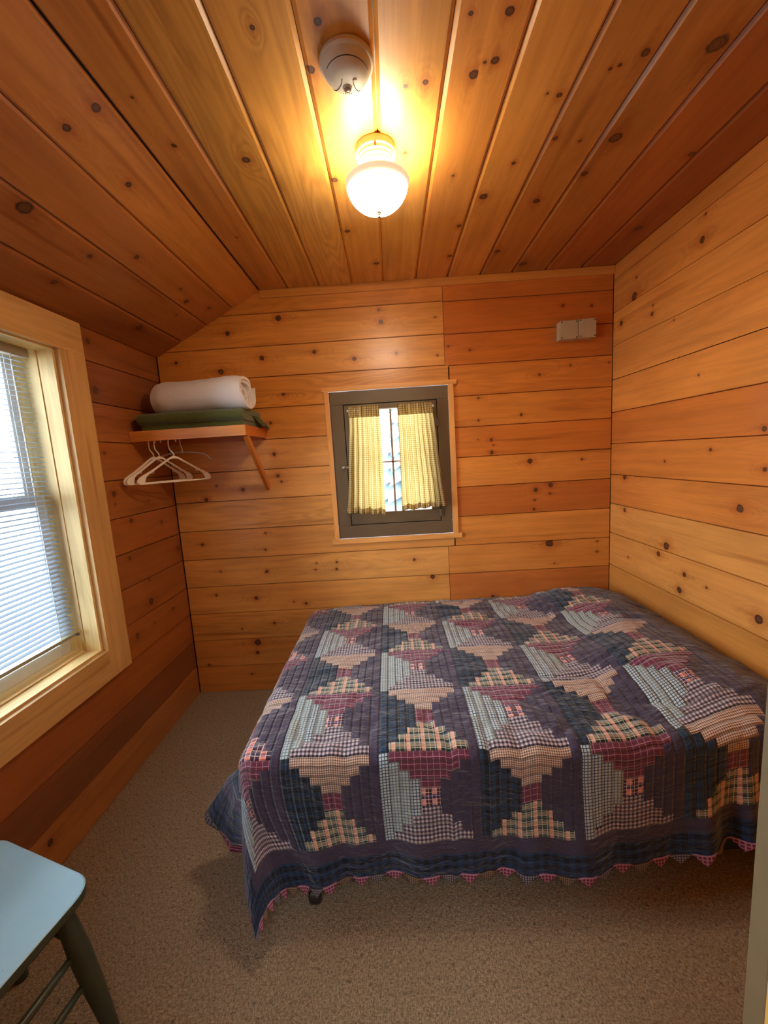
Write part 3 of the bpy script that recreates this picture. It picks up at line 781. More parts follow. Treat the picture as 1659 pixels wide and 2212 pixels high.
# ------------------------------------------------------------------ bedding on the shelf
m = N('green_wool')
nz = m.noise(m.obj(), 240, 3); n2 = m.noise(m.obj(), 14, 2)
col = m.mix(nz, srgb(62, 70, 34), srgb(108, 116, 64)); col = m.mix(m.mul(n2, .4), col, srgb(66, 76, 36))
m.bsdf(col, .95, 0, m.bump(nz, .7, .003), .1, Sheen_Weight=.3)
GREEN = m.m
def folded(name, label, cat, L, x0, x1, y0, y1, layers, th, mat, seed):
    """cloth folded in a zigzag: one continuous thick ribbon, bends at front and back"""
    path = []
    zc = th / 2
    for k in range(layers):
        a, b = (y0, y1) if k % 2 == 0 else (y1, y0)
        n = 12
        for i in range(n + 1):
            path.append((a + (b - a) * i / n, zc))
        if k < layers - 1:
            sgn = 1 if b > a else -1
            for j in range(1, 6):
                t = PI * j / 6
                path.append((b + sgn * math.sin(t) * th * .6, zc + th * .5 * (1 - math.cos(t))))
        zc += th * 1.0
    nx = 44; bm = bmesh.new(); rings = []
    for i in range(nx + 1):
        g = i / nx
        top = []; bot = []
        for j, (yy, zz) in enumerate(path):
            if j == 0: t = Vector((path[1][0] - yy, path[1][1] - zz))
            elif j == len(path) - 1: t = Vector((yy - path[j - 1][0], zz - path[j - 1][1]))
            else: t = Vector((path[j + 1][0] - path[j - 1][0], path[j + 1][1] - path[j - 1][1]))
            t.normalize(); nr = Vector((-t.y, t.x)) * th * .47
            lay = j / len(path)
            wx = x0 + (x1 - x0) * g
            e = .014 * noise.noise(Vector((lay * 5, zz * 60, seed)))
            wx += e * (1 if g > .5 else -1) * abs(g - .5) * 2 
            wz = .004 * noise.noise(Vector((wx * 9, yy * 9, seed + 3)))
            sag = 0
            top.append(bm.verts.new((wx, yy + nr.x, max(.0008, zz + nr.y + wz)))); bot.append(bm.verts.new((wx, yy - nr.x, max(.0005, zz - nr.y + wz))))
        rings.append(top + bot[::-1])
    for a, b in zip(rings, rings[1:]):
        n = len(a)
        for k in range(n): bm.faces.new((a[k], a[(k + 1) % n], b[(k + 1) % n], b[k]))
    for rg in (rings[0], rings[-1]):
        n = len(rg)
        for k in range(n // 2 - 1): bm.faces.new((rg[k], rg[k + 1], rg[n - 2 - k], rg[n - 1 - k]))
    for v in bm.verts: v.co -= Vector(((x0 + x1) / 2, (y0 + y1) / 2, 0))
    o = link(name, bm, mat, None, smooth=True, angle=60)
    o.location = ((x0 + x1) / 2, (y0 + y1) / 2, L)
    return tag(o, label, cat)
folded('folded_blanket', 'green wool blanket folded flat on the corner shelf under the white roll', 'blanket', 1.5972, -1.225, -.712, 2.025, 2.285, 3, .028, GREEN, 2.2)
# loose corner of the green blanket hanging over the shelf end
bl2 = bpy.data.objects['folded_blanket']
bm = bmesh.new(); nu, nv = 16, 10; gr = []
for i in range(nu + 1):
    row = []
    for j in range(nv + 1):
        f = i / nu; g = j / nv
        x = .235 + f * .060; y = .02 + g * .12 + f * .03
        z = .058 - .052 * sstep(.1, 1, f) * (.75 + .25 * g) + .006 * math.sin(g * 9 + f * 4)
        row.append(bm.verts.new((x, y, z)))
    gr.append(row)
for i in range(nu):
    for j in range(nv): bm.faces.new((gr[i][j], gr[i + 1][j], gr[i + 1][j + 1], gr[i][j + 1]))
o = link('loose_corner', bm, GREEN, bl2, smooth=True); sm = o.modifiers.new('thick', 'SOLIDIFY'); sm.thickness = .012; sm.offset = 0

m = N('white_fleece')
nz = m.noise(m.obj(), 300, 3); n2 = m.noise(m.obj(), 12, 3)
col = m.mix(nz, srgb(226, 222, 222), srgb(244, 242, 244)); 
m.bsdf(col, .95, 0, m.bump(m.add(m.mul(nz, .3), n2), .5, .006), .1, Sheen_Weight=.4)
FLEECE = m.m
bm = bmesh.new()
th = .017; turns = 4.0; n = 150; nx = 46
sp = []
for i in range(n + 1):
    t = i / n; a = t * turns * 2 * PI
    r = .014 + (.090 - .014) * t ** .93
    sp.append((a + .4, r))
LEN = .245
rings = []
for i in range(nx + 1):
    g = i / nx * 2 - 1
    edge = sstep(.80, 1.0, abs(g))
    outs = []; ins = []
    for j, (a, r) in enumerate(sp):
        tj = j / n
        wob = 1 + .07 * noise.noise(Vector((math.cos(a) * 1.2, math.sin(a) * 1.2, g * 2.2 + 4)))
        wob += .03 * noise.noise(Vector((a * .9, g * 5, tj * 3)))
        ri = r * wob * (1 - .09 * edge * tj) * (1 + .0 * g)
        lx = g * LEN + (.018 * noise.noise(Vector((a * .7, tj * 6, 2))) - .040 * (1 - tj)) * (1 if g > 0 else -1) * sstep(.7, 1, abs(g))
        ex = .90 if False else 1
        for lst_, rr in ((outs, ri + th * .42), (ins, ri - th * .42)):
            yy = rr * math.cos(a) * 1.08; zz = rr * math.sin(a) * .98
            lst_.append(bm.verts.new((lx, yy, max(-.083, zz))))
    rings.append(outs + ins[::-1])
for a, b in zip(rings, rings[1:]):
    k2 = len(a)
    for k in range(k2): bm.faces.new((a[k], a[(k + 1) % k2], b[(k + 1) % k2], b[k]))
for rg in (rings[0], rings[-1]):
    k2 = len(rg)
    for k in range(k2 // 2 - 1): bm.faces.new((rg[k], rg[k + 1], rg[k2 - 2 - k], rg[k2 - 1 - k]))
o = link('rolled_blanket', bm, FLEECE, None, smooth=True, angle=60)
o.location = (-.938, 2.125, 1.683 + .083); o.rotation_euler = (0, 0, math.radians(-8))
tag(o, 'thick white blanket rolled up on top of the green folded blanket', 'blanket')

# ------------------------------------------------------------------ hangers
WHP = plain('white_hanger_plastic', srgb(242, 234, 214), .35)
m = N('clear_plastic'); b = m.bsdf((.92, .93, .94), .12, Alpha=.30); CLEAR = m.m
def hanger_shape(bm, clear=False):
    """flat plastic hanger: outer and inner outlines, thick rounded shoulders"""
    out = []; inn = []
    for s_ in (1, -1):
        o_ = [(0, .004), (.022, -.004), (.075, -.036), (.125, -.066), (.165, -.086), (.185, -.098), (.194, -.112), (.192, -.124), (.180, -.130), (.155, -.130), (.1, -.130), (.05, -.130), (0, -.130)]
        i_ = [(0, -.010), (.020, -.013), (.073, -.045), (.119, -.073), (.140, -.086), (.150, -.096), (.154, -.106), (.157, -.114), (.158, -.121), (.150, -.1235), (.1, -.1235), (.05, -.1235), (0, -.1235)]
        if s_ == -1: o_ = o_[1:-1][::-1]; i_ = i_[1:-1][::-1]
        out += [(s_ * a, b) for a, b in o_]; inn += [(s_ * a, b) for a, b in i_]
    n = len(out); h = .0028
    A = [[bm.verts.new((x, sy * h, z)) for x, z in L_] for sy in (-1, 1) for L_ in (out, inn)]
    of, nf, ob, nb = A
    for k in range(n):
        q = (k + 1) % n
        bm.faces.new((of[k], of[q], nf[q], nf[k])); bm.faces.new((ob[k], nb[k], nb[q], ob[q]))
        bm.faces.new((of[k], ob[k], ob[q], of[q])); bm.faces.new((nf[k], nf[q], nb[q], nb[k]))
def hook(bm):
    pts = [(0, 0, -.004), (0, 0, .012), (-.012, 0, .030), (-.021, 0, .045), (-.024, 0, .062)]
    pts = [(0, 0, -.006), (0, 0, .010), (-.004, 0, .020), (-.018, 0, .034), (-.021, 0, .048), (-.021, 0, .068), (-.019, 0, .082), (-.012, 0, .091), (0, 0, .096), (.011, 0, .092), (.018, 0, .083), (.020, 0, .072)]
    tube(bm, pts, .0032, 8)
def notch(bm, s_):
    tube(bm, [(s_ * .112, 0, -.062), (s_ * .110, 0, -.074), (s_ * .116, 0, -.079), (s_ * .124, 0, -.076), (s_ * .126, 0, -.071)], .0018, 6)
def place_hanger(x, y, rz, label, mat, z=1.470, grp='white hangers under the corner shelf', first=None, tilt=0):
    if first is None:
        e = empty('coat_hanger', (x, y, z), label, 'hanger', grp)
        bm = bmesh.new(); hanger_shape(bm); link('body', bm, mat, e)
        bm = bmesh.new(); hook(bm); link('hook', bm, mat, e, smooth=True)
        for s_ in (-1, 1):
            bm = bmesh.new(); notch(bm, s_); link('strap_notch', bm, mat, e, smooth=True)
    else:
        e = first.copy(); C.objects.link(e); e.location = (x, y, z); e['label'] = label
        for ch in first.children:
            c = ch.copy(); C.objects.link(c); c.parent = e
    e.rotation_euler = (0, tilt, rz)
    return e
h1 = place_hanger(-1.098, 2.055, math.radians(58), 'white plastic hanger hanging in front of the others, rightmost', WHP, 1.466)
h2 = place_hanger(-1.170, 2.050, math.radians(70), 'white plastic hanger in the middle of the three', WHP, 1.468, first=h1)
h3 = place_hanger(-1.200, 2.052, math.radians(75), 'white plastic hanger nearest the left wall, mostly hidden', WHP, 1.468, first=h1)
ch = empty('clear_hanger', (-1.12, 2.19, 1.490), 'clear plastic hanger behind the white ones under the shelf', 'hanger', rz=math.radians(8))
bm = bmesh.new()
pts = [(-.135, 0, -.045), (-.12, 0, -.018), (-.06, 0, -.004), (0, 0, 0), (.06, 0, -.004), (.12, 0, -.018), (.145, 0, -.05)]
tube(bm, pts, [.006, .007, .005, .004, .005, .007, .006], 8); link('body', bm, CLEAR, ch, smooth=True)
bm = bmesh.new(); hook(bm); 
for v in bm.verts: v.co = Matrix.Rotation(PI / 2, 3, 'Z') @ v.co
link('hook', bm, WHITEM, ch, smooth=True); 
for c in ch.children: pass

# ------------------------------------------------------------------ wooden chair, lower left
m = N('pale_blue_gloss_paint')
nz = m.noise(m.obj(), 9, 3); n2 = m.noise(m.obj(), 150, 2)
col = m.mix(nz, srgb(150, 206, 236), srgb(164, 216, 242)); col = m.mix(m.gt(n2, .80), col, srgb(90, 130, 150))  # blue paint, lightened so the colour carries part of the window reflection
m.bsdf(col, .32, 0, m.bump(m.add(nz, m.mul(m.noise(m.obj(), 45, 2), .3)), .12, .004), .5)
BLUE = m.m
DGREEN = plain('dark_green_paint', srgb(66, 74, 60), .38, var=.25, scale=25)
chair = empty('wooden_chair', (-.96, .69, 0), 'wooden chair with pale blue seat and dark green legs, cut off at lower left', 'chair')
CL = Vector((-.96, .69, 0))
FRc, FLc, BRc, BLc = Vector((-.772, .833)), Vector((-1.143, .962)), Vector((-.842, .452)), Vector((-1.135, .548))
def rounded(poly, r, n=8):
    out = []
    for i, p in enumerate(poly):
        a = (poly[i - 1] - p).normalized(); b = (poly[(i + 1) % len(poly)] - p).normalized()
        s0, s1 = p + a * r, p + b * r
        for k in range(n + 1):
            t = k / n; out.append(s0 * (1 - t) ** 2 + p * 2 * t * (1 - t) + s1 * t * t)
    return out
outl = rounded([FRc, FLc, BLc, BRc], .055)
bm = bmesh.new(); ctr = sum(outl, Vector((0, 0))) / len(outl)
lv = [(0, .430, 0), (.004, .4285, 0), (.0045, .412, 1), (-.006, .404, 1)]
rings = []
for dz in ((-.004, .4315), (-.0005, .4300), (0, .427), (0, .412), (-.006, .404)):
    rings.append([bm.verts.new((p.x + (p - ctr).normalized().x * dz[0] - CL.x, p.y + (p - ctr).normalized().y * dz[0] - CL.y, dz[1])) for p in outl])
n = len(outl)
for li, (a, b) in enumerate(zip(rings, rings[1:])):
    for k in range(n):
        f = bm.faces.new((a[k], a[(k + 1) % n], b[(k + 1) % n], b[k])); f.material_index = 0 if li < 1 else 1
f = bm.faces.new(rings[0]); f.material_index = 0
f = bm.faces.new(rings[-1][::-1]); f.material_index = 1
link('seat', bm, [BLUE, DGREEN], chair)
def V3(p, z): return Vector((p[0], p[1], z)) - CL
legs = {'FR': (V3((-.826, .792), .404), V3((-.790, .826), 0)), 'FL': (V3((-1.095, .895), .404), V3((-1.128, .935), 0)),
        'BR': (V3((-.872, .492), .404), V3((-.835, .435), 0)), 'BL': (V3((-1.105, .575), .404), V3((-1.145, .515), 0))}
for k, (a, b) in legs.items():
    bm = bmesh.new(); pts = [a + (b - a) * t for t in (0, .12, .35, .6, .85, 1)]
    tube(bm, pts, [.017, .020, .0235, .022, .018, .016], 14); link('leg', bm, DGREEN, chair, smooth=True, angle=50)
def rung(k1, k2, z1, z2, r=.0095):
    def at(k, z): a, b = legs[k]; return a + (b - a) * ((a.z - z) / (a.z - b.z))
    a, b = at(k1, z1), at(k2, z2); bm = bmesh.new()
    tube(bm, [a + (b - a) * t for t in (0, .25, .5, .75, 1)], [r * .75, r * .95, r * 1.15, r * .95, r * .75], 12)
    link('stretcher', bm, DGREEN, chair, smooth=True)
rung('FR', 'FL', .30, .30, .011); rung('FR', 'BR', .275, .275); rung('FR', 'BR', .185, .185); rung('FL', 'BL', .275, .275); rung('FL', 'BL', .185, .185); rung('BR', 'BL', .23, .23)
bt = [V3((-.862, .462), .43), V3((-.868, .41), .84)]; bt2 = [V3((-1.125, .555), .43), V3((-1.16, .51), .84)]
for a, b in (bt, bt2):
    bm = bmesh.new(); tube(bm, [a, (a + b) / 2, b], [.014, .015, .012], 12); link('back_post', bm, DGREEN, chair, smooth=True)
bm = bmesh.new(); a, b = bt[1], bt2[1]
tube(bm, [a, a * .67 + b * .33 + Vector((0, -.01, 0)), a * .33 + b * .67 + Vector((0, -.01, 0)), b], [.018, .022, .022, .018], 12); link('top_rail', bm, DGREEN, chair, smooth=True)
for t in (.25, .5, .75):
    bm = bmesh.new(); tube(bm, [bt[0] * (1 - t) + bt2[0] * t, bt[1] * (1 - t) + bt2[1] * t], .008, 8); link('spindle', bm, DGREEN, chair, smooth=True)
# ------------------------------------------------------------------ bed
BX0, BX1, BY0, BY1, BZ = -.525, 1.245, 1.085, 2.305, .525
bed = empty('bed', (.37, 1.70, 0), 'low double bed on casters under the patchwork quilt, pushed into the corner', 'bed')
BL_ = bed.location
TICK = plain('mattress_ticking', srgb(196, 190, 178), .9)
bm = bmesh.new(); box(bm, BX0 + .045 - .37, BX1 - .03 - .37, BY0 + .045 - 1.70, BY1 - .02 - 1.70, .335, BZ - .035, bev=.04); link('mattress', bm, TICK, bed, smooth=True, angle=40)
bm = bmesh.new(); box(bm, BX0 + .05 - .37, BX1 - .03 - .37, BY0 + .05 - 1.70, BY1 - .015 - 1.70, .17, .333, bev=.02); link('box_spring', bm, TICK, bed, smooth=True, angle=40)
BLKM = plain('black_frame_steel', (.02, .02, .022), .45, .6)
bm = bmesh.new()
for yy in (BY0 + .035, BY1 - .06): box(bm, BX0 + .07 - .37, BX1 - .05 - .37, yy - .015 - 1.70, yy + .015 - 1.70, .135, .169)
for xx in (BX0 + .21, .37, BX1 - .15): box(bm, xx - .015 - .37, xx + .015 - .37, BY0 + .05 - 1.70, BY1 - .06 - 1.70, .14, .167)
link('bed_frame', bm, BLKM, bed)
RUB = plain('black_rubber', (.018, .018, .02), .35)
for (cx, cy) in ((-.318, 1.108), (1.06, 1.30), (-.30, 2.2), (1.08, 2.2)):
    bm = bmesh.new(); tube(bm, [(cx - .37, cy - 1.70, .14), (cx - .37, cy - 1.70, .058)], .008, 10)
    box(bm, cx - .022 - .37, cx + .022 - .37, cy - .012 - 1.70, cy + .012 - 1.70, .052, .058)
    for sx in (-.021, .021): box(bm, cx + sx - .0012 - .37, cx + sx + .0012 - .37, cy - .010 - 1.70, cy + .010 - 1.70, .022, .056)
    cst = link('caster', bm, METAL, bed)
    bm = bmesh.new(); tube(bm, [(cx - .0185 - .37, cy - 1.70, .0275), (cx - .012 - .37, cy - 1.70, .0275), (cx + .012 - .37, cy - 1.70, .0275), (cx + .0185 - .37, cy - 1.70, .0275)], [.021, .0265, .0265, .021], 20)
    link('wheel', bm, RUB, cst, smooth=True, angle=35)

# ------------------------------------------------------------------ quilt material: courthouse-steps blocks
m = N('patchwork_quilt')
s, t, _ = m.uv('fabric')
SX, SY, S0, T0 = .30, .285, -.685, .815
bs = m.f('DIVIDE', m.sub(s, S0), SX); bt_ = m.f('DIVIDE', m.sub(t, T0), SY)
bi, bj = m.fl(bs), m.fl(bt_)
a = m.mul(m.sub(m.fr(bs), .5), 10.0); b = m.mul(m.sub(m.fr(bt_), .5), 10.0)
par = m.f('ABSOLUTE', m.f('MODULO', m.add(bi, m.add(bj, 20)), 2.0))   # 0 -> mint block, 1 -> teal block
par = m.gt(par, .5)
ca, cb = m.fl(m.ab(a)), m.fl(m.ab(b))
isTB = m.gt(cb, m.add(ca, .5))
isC = m.lt(m.mx(ca, cb), .5)
up = m.gt(b, 0); rt = m.gt(a, 0)
ring = m.mx(ca, cb)
def fper(c, p): return m.fr(m.f('DIVIDE', c, p))
def lines(p, d, c2=None): return m.mx(m.lt(fper(s, p), d), m.lt(fper(t, p), d))
nz = m.noise(m.vec(m.mul(s, 24), m.mul(t, 24)), 1, 3)
rv = m.noise(m.vec(m.mul(ring, 3.1), m.mul(bi, 5.3), m.mul(bj, 7.7)), 1, 0)
def gingham(p, d, base, mid, dark):
    l1, l2 = m.lt(fper(s, p), d), m.lt(fper(t, p), d)
    c = m.mix(m.mx(l1, l2), base, mid)
    return m.mix(m.mul(l1, l2), c, dark)
mint = m.mix(lines(.0098, .27), srgb(176, 194, 196), srgb(60, 72, 88))
mint = m.mix(m.mul(m.lt(rv, .44), .35), mint, srgb(140, 156, 150))
burg = m.mix(lines(.019, .085), srgb(100, 46, 66), srgb(172, 126, 142))
burg = m.mix(m.mul(m.lt(fper(t, .0127), .22), .4), burg, srgb(70, 24, 46))
grey = gingham(.0125, .5, srgb(190, 182, 184), srgb(112, 104, 114), srgb(48, 44, 60))
beige = gingham(.0068, .45, srgb(204, 184, 168), srgb(160, 136, 118), srgb(86, 66, 54))
gp = .046
g1, g2 = m.lt(fper(s, gp), .26), m.lt(fper(t, .0285), .30)
green = m.mix(g1, srgb(26, 62, 58), srgb(206, 146, 126)); green = m.mix(m.mul(g2, .55), green, srgb(176, 160, 134))
green = m.mix(m.mx(m.lt(fper(m.add(s, .006), .0153), .10), m.lt(fper(t, .0142), .10)), green, srgb(200, 190, 166))
teal = gingham(.032, .5, srgb(30, 52, 78), srgb(22, 38, 58), srgb(12, 20, 34))
teal = m.mix(m.mul(m.lt(fper(s, .016), .12), .35), teal, srgb(60, 96, 110))
purp = m.mix(nz, srgb(50, 45, 64), srgb(64, 58, 80))
purp = m.mix(m.mul(m.lt(fper(m.add(t, s), .004), .3), .2), purp, srgb(40, 32, 54))
cp = .034
cent = m.mix(m.lt(fper(s, cp), .45), srgb(66, 28, 44), srgb(206, 138, 128)); cent = m.mix(m.lt(fper(t, cp), .4), cent, srgb(40, 46, 88))
cent = m.mix(lines(.0113, .12), cent, srgb(220, 190, 180))
# peach plaid swaps in for the green plaid along the left-hand column
peach = m.mix(m.lt(fper(s, .05), .42), srgb(58, 28, 50), srgb(226, 134, 112)); peach = m.mix(m.mul(m.lt(fper(t, .03), .4), .7), peach, srgb(44, 62, 84))
peach = m.mix(lines(.0166, .10), peach, srgb(222, 196, 190))
green = m.mix(m.lt(bi, .5), green, peach)
T_M = m.mix(up, grey, burg)          # mint block: burgundy at the back, grey check in front
T_T = m.mix(up, green, beige)
TB = m.mix(par, T_M, T_T)
LF = m.mix(par, mint, teal)
SD = m.mix(rt, LF, purp)
CT = m.mix(par, cent, burg)
col = m.mix(isTB, SD, TB); col = m.mix(isC, col, CT)
# borders: solid purple band then teal plaid band on the open sides, purple towards the wall
dF = m.sub(T0, t); dL = m.sub(S0, s); dd_ = m.mx(dF, dL)
wide = m.gt(s, 1.115)
col = m.mix(m.mx(m.gt(dd_, 0), wide), col, purp)
bord = gingham(.03, .5, srgb(22, 48, 84), srgb(16, 34, 60), srgb(8, 16, 30)); bord = m.mix(m.mul(m.lt(fper(t, .024), .10), .4), bord, srgb(46, 84, 100))
col = m.mix(m.gt(dd_, .043), col, bord)
col = m.mix(1.0, col, m.mix(nz, (1.02, 1.02, 1.06, 1), (1.28, 1.28, 1.34, 1)), 'MULTIPLY')
# seams and quilting stitches
fa, fb = m.fr(m.ab(a)), m.fr(m.ab(b))
mm = m.mx(m.ab(a), m.ab(b))
useb = isTB
e1 = m.mix(useb, fa, fb)
ex, _, _ = m.xyz(e1)
edge = m.mn(ex, m.sub(1.0, ex))
seamd = m.mx(m.ss(0.0, .22, edge), m.gt(m.mx(m.sub(T0, t), m.mx(m.sub(S0, s), m.sub(s, 1.115))), 0))
pk = m.noise(m.vec(m.mul(s, 26), m.mul(t, 70)), 1, 3, .6)
pk2 = m.noise(m.vec(m.mul(s, 9), m.mul(t, 16), 4.0), 1, 3, .6, .6)
h = m.add(m.mul(seamd, .45), m.add(m.mul(pk, .75), m.mul(pk2, 1.6)))
col = m.mix(m.mul(m.sub(1.0, seamd), .28), col, (.012, .01, .016, 1))
m.bsdf(col, .82, 0, m.bump(h, .85, .010), .25, Sheen_Weight=.32, Sheen_Roughness=.5)
QUILT = m.m

# ------------------------------------------------------------------ quilt shape
RHO = .05
CX, CY = BX0 + RHO, BY0 + RHO          # edge arcs begin here
def hang(d):
    """distance past the arc start -> (outward, drop)"""
    q = RHO * PI / 2
    if d < q: return RHO * math.sin(d / RHO), RHO * (1 - math.cos(d / RHO)), 0
    return RHO, RHO, d - q
def top_z(x, y):
    z = BZ + .030 * math.sin(PI * min(1, max(0, (x - BX0) / (BX1 - BX0)))) ** .6 * math.sin(PI * min(1, max(0, (y - BY0) / (BY1 + .25 - BY0)))) ** .6
    z += .072 * sstep(.70, .99, x + .10 * noise.noise(Vector((y * 3, 1, 2)))) * (1 - .35 * sstep(2.22, 2.34, y)) * sstep(1.02, 1.26, y) * (1 - .45 * sstep(1.12, 1.26, x))
    z -= .014 * sstep(2.24, 2.32, y)
    z += .0055 * noise.noise(Vector((x * 7, y * 9, .3))) + .0042 * noise.noise(Vector((x * 17, y * 26, 2.3))) + .0022 * noise.noise(Vector((x * 40, y * 60, 5.3)))
    w = noise.noise(Vector((x * 4 + y * 7, y * 3 - x * 5, 7.7)))
    z -= .009 * max(0, .16 - abs(w)) / .16 * sstep(0, .5, noise.noise(Vector((x * 2.2, y * 2.2, 3))) + .3)
    return z
LEFT_FL = .04
def front_fold(s, r):
    f = .013 * math.sin(s * 15 + .6) + .007 * math.sin(s * 37 + 1) + .026 * sstep(.75, 1.1, s) * math.sin(s * 52) + .02 * noise.noise(Vector((s * 3, r * 4, 1)))
    return f * sstep(0, .34, r)
def shift(s): return .062 * sstep(.55, 1.08, s)
def quilt_pt(s, t):
    ds = CX - s
    dt = CY - (t + shift(s))
    if ds <= 0 and dt <= 0:
        return Vector((s, t + shift(s) * sstep(2.2, 1.4, t) if t > 1.3 else t + shift(s), top_z(s, t + shift(s))))
    if ds <= 0:          # front drape
        o, dr, r = hang(dt)
        out = r * .05 + front_fold(s, r)
        out += r * .03 * math.exp(-(s - CX) / .15) * sstep(0, .3, r)
        zb = top_z(s, CY) - dr - r * .995
        out = max(out, .004)
        return Vector((s + r * .28 * sstep(0, .30, r) * math.exp(-((s - CX) / .20) ** 1.3), CY - o - out, zb))
    if dt <= 0:          # left drape
        o, dr, r = hang(ds)
        y = t
        bump = math.exp(-((y - 1.215) / .075) ** 2)
        pinch = math.exp(-((y - 1.09) / .05) ** 2)
        fl = LEFT_FL + .50 * bump + .05 * math.sin((y - CY) * 19) * sstep(CY, CY + .1, y)
        fl *= sstep(0, .16, r)
        fl = max(0, fl)
        out = r * fl
        zb = top_z(CX, t) - dr - r * math.sqrt(max(.1, 1 - min(.8, fl) ** 2))
        return Vector((CX - o - out, t + .02 * bump * r, zb))
    # corner cone
    R = math.hypot(ds, dt); th = math.atan2(dt, ds)
    o, dr, r = hang(R)
    k = max(0, math.sin(2 * th)) ** 1.1
    tn = th / (PI / 2)
    kf = sstep(0, .30, r)
    bl0 = LEFT_FL * sstep(0, .16, r)
    al = bl0 * (1 - tn) - .28 * kf * tn ** 1.2
    af = (.05 + .03 * kf) * tn + .27 * k * kf
    w = min(.92, math.hypot(al * (1 - tn), af))
    zb = top_z(CX, CY) - dr - r * (math.sqrt(1 - w * w) - .17 * k * kf)
    foldf = front_fold(CX, r) * sstep(.4, 1, tn)
    zb -= 0
    return Vector((CX - o * math.cos(th) - r * al, CY - o * math.sin(th) - r * af - foldf, max(.012, zb)))
sA, sB, tA, tB = -.850, 1.252, .702, 2.318
q_ns, q_nt = 228, 182
V = []; F = []; UVc = []
for j in range(q_nt + 1):
    t = tA + (tB - tA) * j / q_nt
    for i in range(q_ns + 1):
        s = sA + (sB - sA) * i / q_ns
        p = quilt_pt(s, t)
        V.append(p); UVc.append((s, t))
for j in range(q_nt):
    for i in range(q_ns):
        a = j * (q_ns + 1) + i; F.append((a, a + 1, a + q_ns + 2, a + q_ns + 1))
ql = empty('quilt', (.37, 1.70, BZ), 'plaid patchwork quilt in navy, burgundy and mint covering the whole bed', 'quilt')
me = bpy.data.meshes.new('quilt_cover'); me.from_pydata([tuple(p - ql.location) for p in V], [], F)
uvl = me.uv_layers.new(name='fabric')
for lp in me.loops: uvl.data[lp.index].uv = UVc[lp.vertex_index]
for p in me.polygons: p.use_smooth = True
me.materials.append(QUILT)
qo = bpy.data.objects.new('quilt_cover', me); C.objects.link(qo); qo.parent = ql
sm = qo.modifiers.new('thick', 'SOLIDIFY'); sm.thickness = .007; sm.offset = -1

# pointed edging: folded patches peeping out below the hem
ED = []
for nm, c1, c2, p_ in (('edging_grey', srgb(150, 146, 150), srgb(62, 60, 74), .007), ('edging_burgundy', srgb(110, 46, 70), srgb(170, 120, 140), .010), ('edging_beige', srgb(150, 132, 112), srgb(76, 62, 52), .006)):
    mm_ = N(nm); u, v, _ = mm_.uv('fabric')
    l = mm_.mx(mm_.lt(mm_.fr(mm_.f('DIVIDE', u, p_)), .35), mm_.lt(mm_.fr(mm_.f('DIVIDE', v, p_)), .35))
    mm_.bsdf(mm_.mix(l, c1, c2), .85, 0, None, .2); ED.append(mm_.m)
Vx = []; Fx = []; Mi = []; Ux = []
def pt_e(s, t, off=.004):
    p = quilt_pt(s, t); p2 = quilt_pt(s, t + .01)
    return p
seq = [0, 1, 2, 1]
def tri(c, w, dep, axis, idx):
    n = 6; st = len(Vx)
    for j in range(n + 1):
        g = j / n
        for i in range(n + 1):
            f = (i / n * 2 - 1) * (w / 2) * (1 - g)
            s_, t_ = (c + f, tA + .006 - g * dep) if axis == 0 else (sA + .006 - g * dep, c + f)
            p = quilt_pt(s_, t_)
            Vx.append(tuple(p - ql.location)); Ux.append((f + idx * .3, g * dep))
    for j in range(n):
        for i in range(n):
            a = st + j * (n + 1) + i; Fx.append((a, a + 1, a + n + 2, a + n + 1)); Mi.append(seq[idx % 4])
k = 0; c = sA + .03
while c < sB - .03: tri(c, .066, .030, 0, k); k += 1; c += .058
c = tA + .03
while c < tB - .04: tri(c, .066, .030, 1, k); k += 1; c += .058
me = bpy.data.meshes.new('pointed_edging'); me.from_pydata(Vx, [], Fx)
uvl = me.uv_layers.new(name='fabric')
for lp in me.loops: uvl.data[lp.index].uv = Ux[lp.vertex_index]
for mt in ED: me.materials.append(mt)
for p, i in zip(me.polygons, Mi): p.material_index = i; p.use_smooth = True
eo = bpy.data.objects.new('pointed_edging', me); C.objects.link(eo); eo.parent = ql
sm = eo.modifiers.new('thick', 'SOLIDIFY'); sm.thickness = .003; sm.offset = -1

# ------------------------------------------------------------------ outside: a fir tree seen between the back curtains
m = N('fir_needles'); nz = m.noise(m.obj(), 6, 3)
m.bsdf(m.mix(nz, (.06, .09, .10), (.12, .16, .17)), .8); FIR = m.m
tree = empty('fir_tree', (.42, 13.0, -1.0), 'fir tree outside, glimpsed between the curtains of the back window', 'tree')
bm = bmesh.new(); lathe(bm, [(.14, 0), (.11, 1.6), (.02, 5.0)], n=10); link('trunk', bm, plain('bark', srgb(110, 95, 80), .9), tree, smooth=True)
bm = bmesh.new()
for k in range(9):
    zb = .7 + k * .46; rr = 1.35 * (1 - k / 10.5)
    n = 22; ring = []
    for i in range(n):
        a = 2 * PI * i / n; q = rr * (1 if i % 2 else .70) * random.uniform(.85, 1.1)
        ring.append(bm.verts.new((q * math.cos(a), q * math.sin(a), zb - .18 * (i % 2) + random.uniform(-.05, .05))))
    tp = bm.verts.new((0, 0, zb + .95))
    for i in range(n): bm.faces.new((ring[i], ring[(i + 1) % n], tp))
link('foliage', bm, FIR, tree)
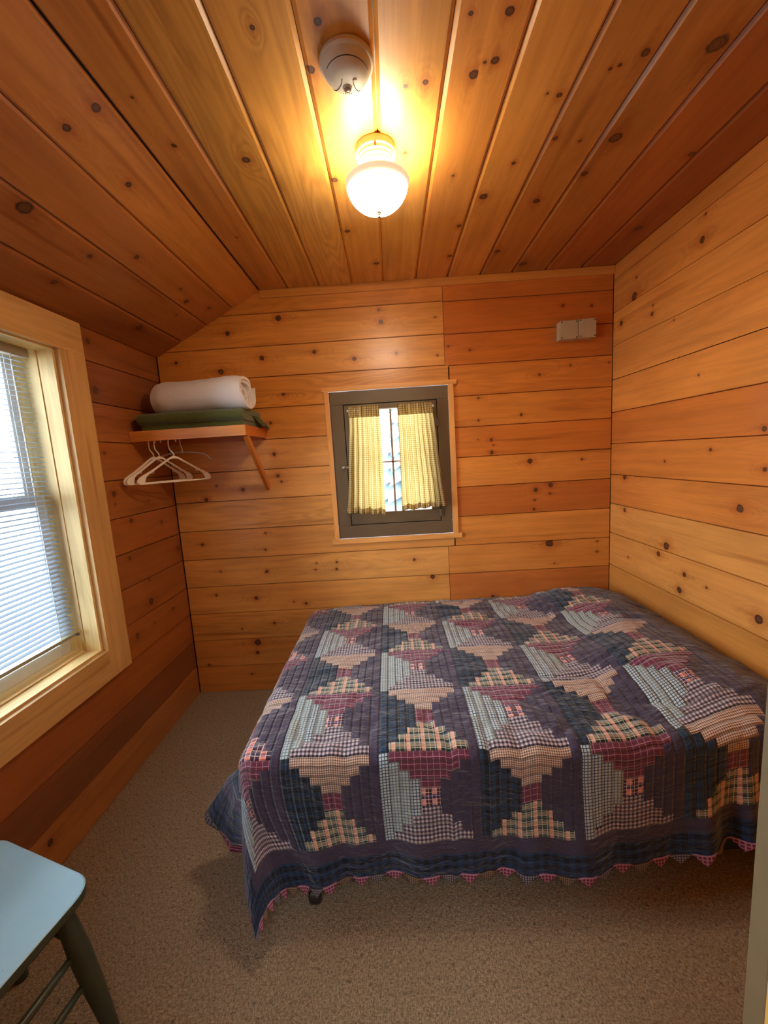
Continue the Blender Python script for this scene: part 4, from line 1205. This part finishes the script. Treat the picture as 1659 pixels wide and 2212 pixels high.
# ------------------------------------------------------------------ light, world, camera
w = bpy.data.worlds.new('overcast'); S.world = w; w.use_nodes = True
bg = w.node_tree.nodes['Background']; bg.inputs[0].default_value = (.80, .92, 1.0, 1); bg.inputs[1].default_value = WORLD
def area(name, loc, rot, sx, sy, power, col, portal=False):
    l = bpy.data.lights.new(name, 'AREA'); l.shape = 'RECTANGLE'; l.size = sx; l.size_y = sy; l.energy = power; l.color = col
    if portal: l.cycles.is_portal = True
    o = bpy.data.objects.new(name, l); C.objects.link(o); o.location = loc; o.rotation_euler = rot; return o
area('window_portal', (-1.50, 1.17, 1.27), (0, -PI / 2, 0), 1.24, .86, 1, (1, 1, 1), True)
area('back_window_portal', (.018, D + .06, 1.375), (-PI / 2, 0, 0), .44, .60, 1, (1, 1, 1), True)
area('hall_fill_light', (0, -1.0, 2.3), (0, 0, 0), 1.2, .8, HALL_FILL, (.95, .95, 1.0))  # unseen lamp added in the hall as fill for the foreground carpet

cam = bpy.data.cameras.new('camera'); co = bpy.data.objects.new('camera', cam); C.objects.link(co); S.camera = co
cam.sensor_fit = 'HORIZONTAL'; cam.sensor_width = 36; cam.lens = 869.5 * 36 / 1659; cam.clip_start = .01
yaw, pit, rol = .0225, .1365, -.0609
cy, sy, cp_, sp_, cr, sr = math.cos(yaw), math.sin(yaw), math.cos(pit), math.sin(pit), math.cos(rol), math.sin(rol)
Rz = Matrix(((cy, sy, 0), (-sy, cy, 0), (0, 0, 1))); Bm = Matrix(((1, 0, 0), (0, 0, -1), (0, 1, 0)))
Rp = Matrix(((1, 0, 0), (0, cp_, -sp_), (0, sp_, cp_))); Rr = Matrix(((cr, -sr, 0), (sr, cr, 0), (0, 0, 1)))
R = Rr @ Rp @ Bm @ Rz
M3 = Matrix((R[0], -R[1], -R[2])).transposed()
co.matrix_world = Matrix.Translation((0, 0, 1.40)) @ M3.to_4x4()
S.view_settings.view_transform = 'Standard'
S.view_settings.look = 'None'
S.view_settings.exposure = EXPO
S.cycles.max_bounces = 8; S.cycles.diffuse_bounces = 5; S.cycles.glossy_bounces = 3; S.cycles.transparent_max_bounces = 8; S.cycles.transmission_bounces = 4
S.cycles.sample_clamp_indirect = 6
S.cycles.caustics_reflective = False; S.cycles.caustics_refractive = False
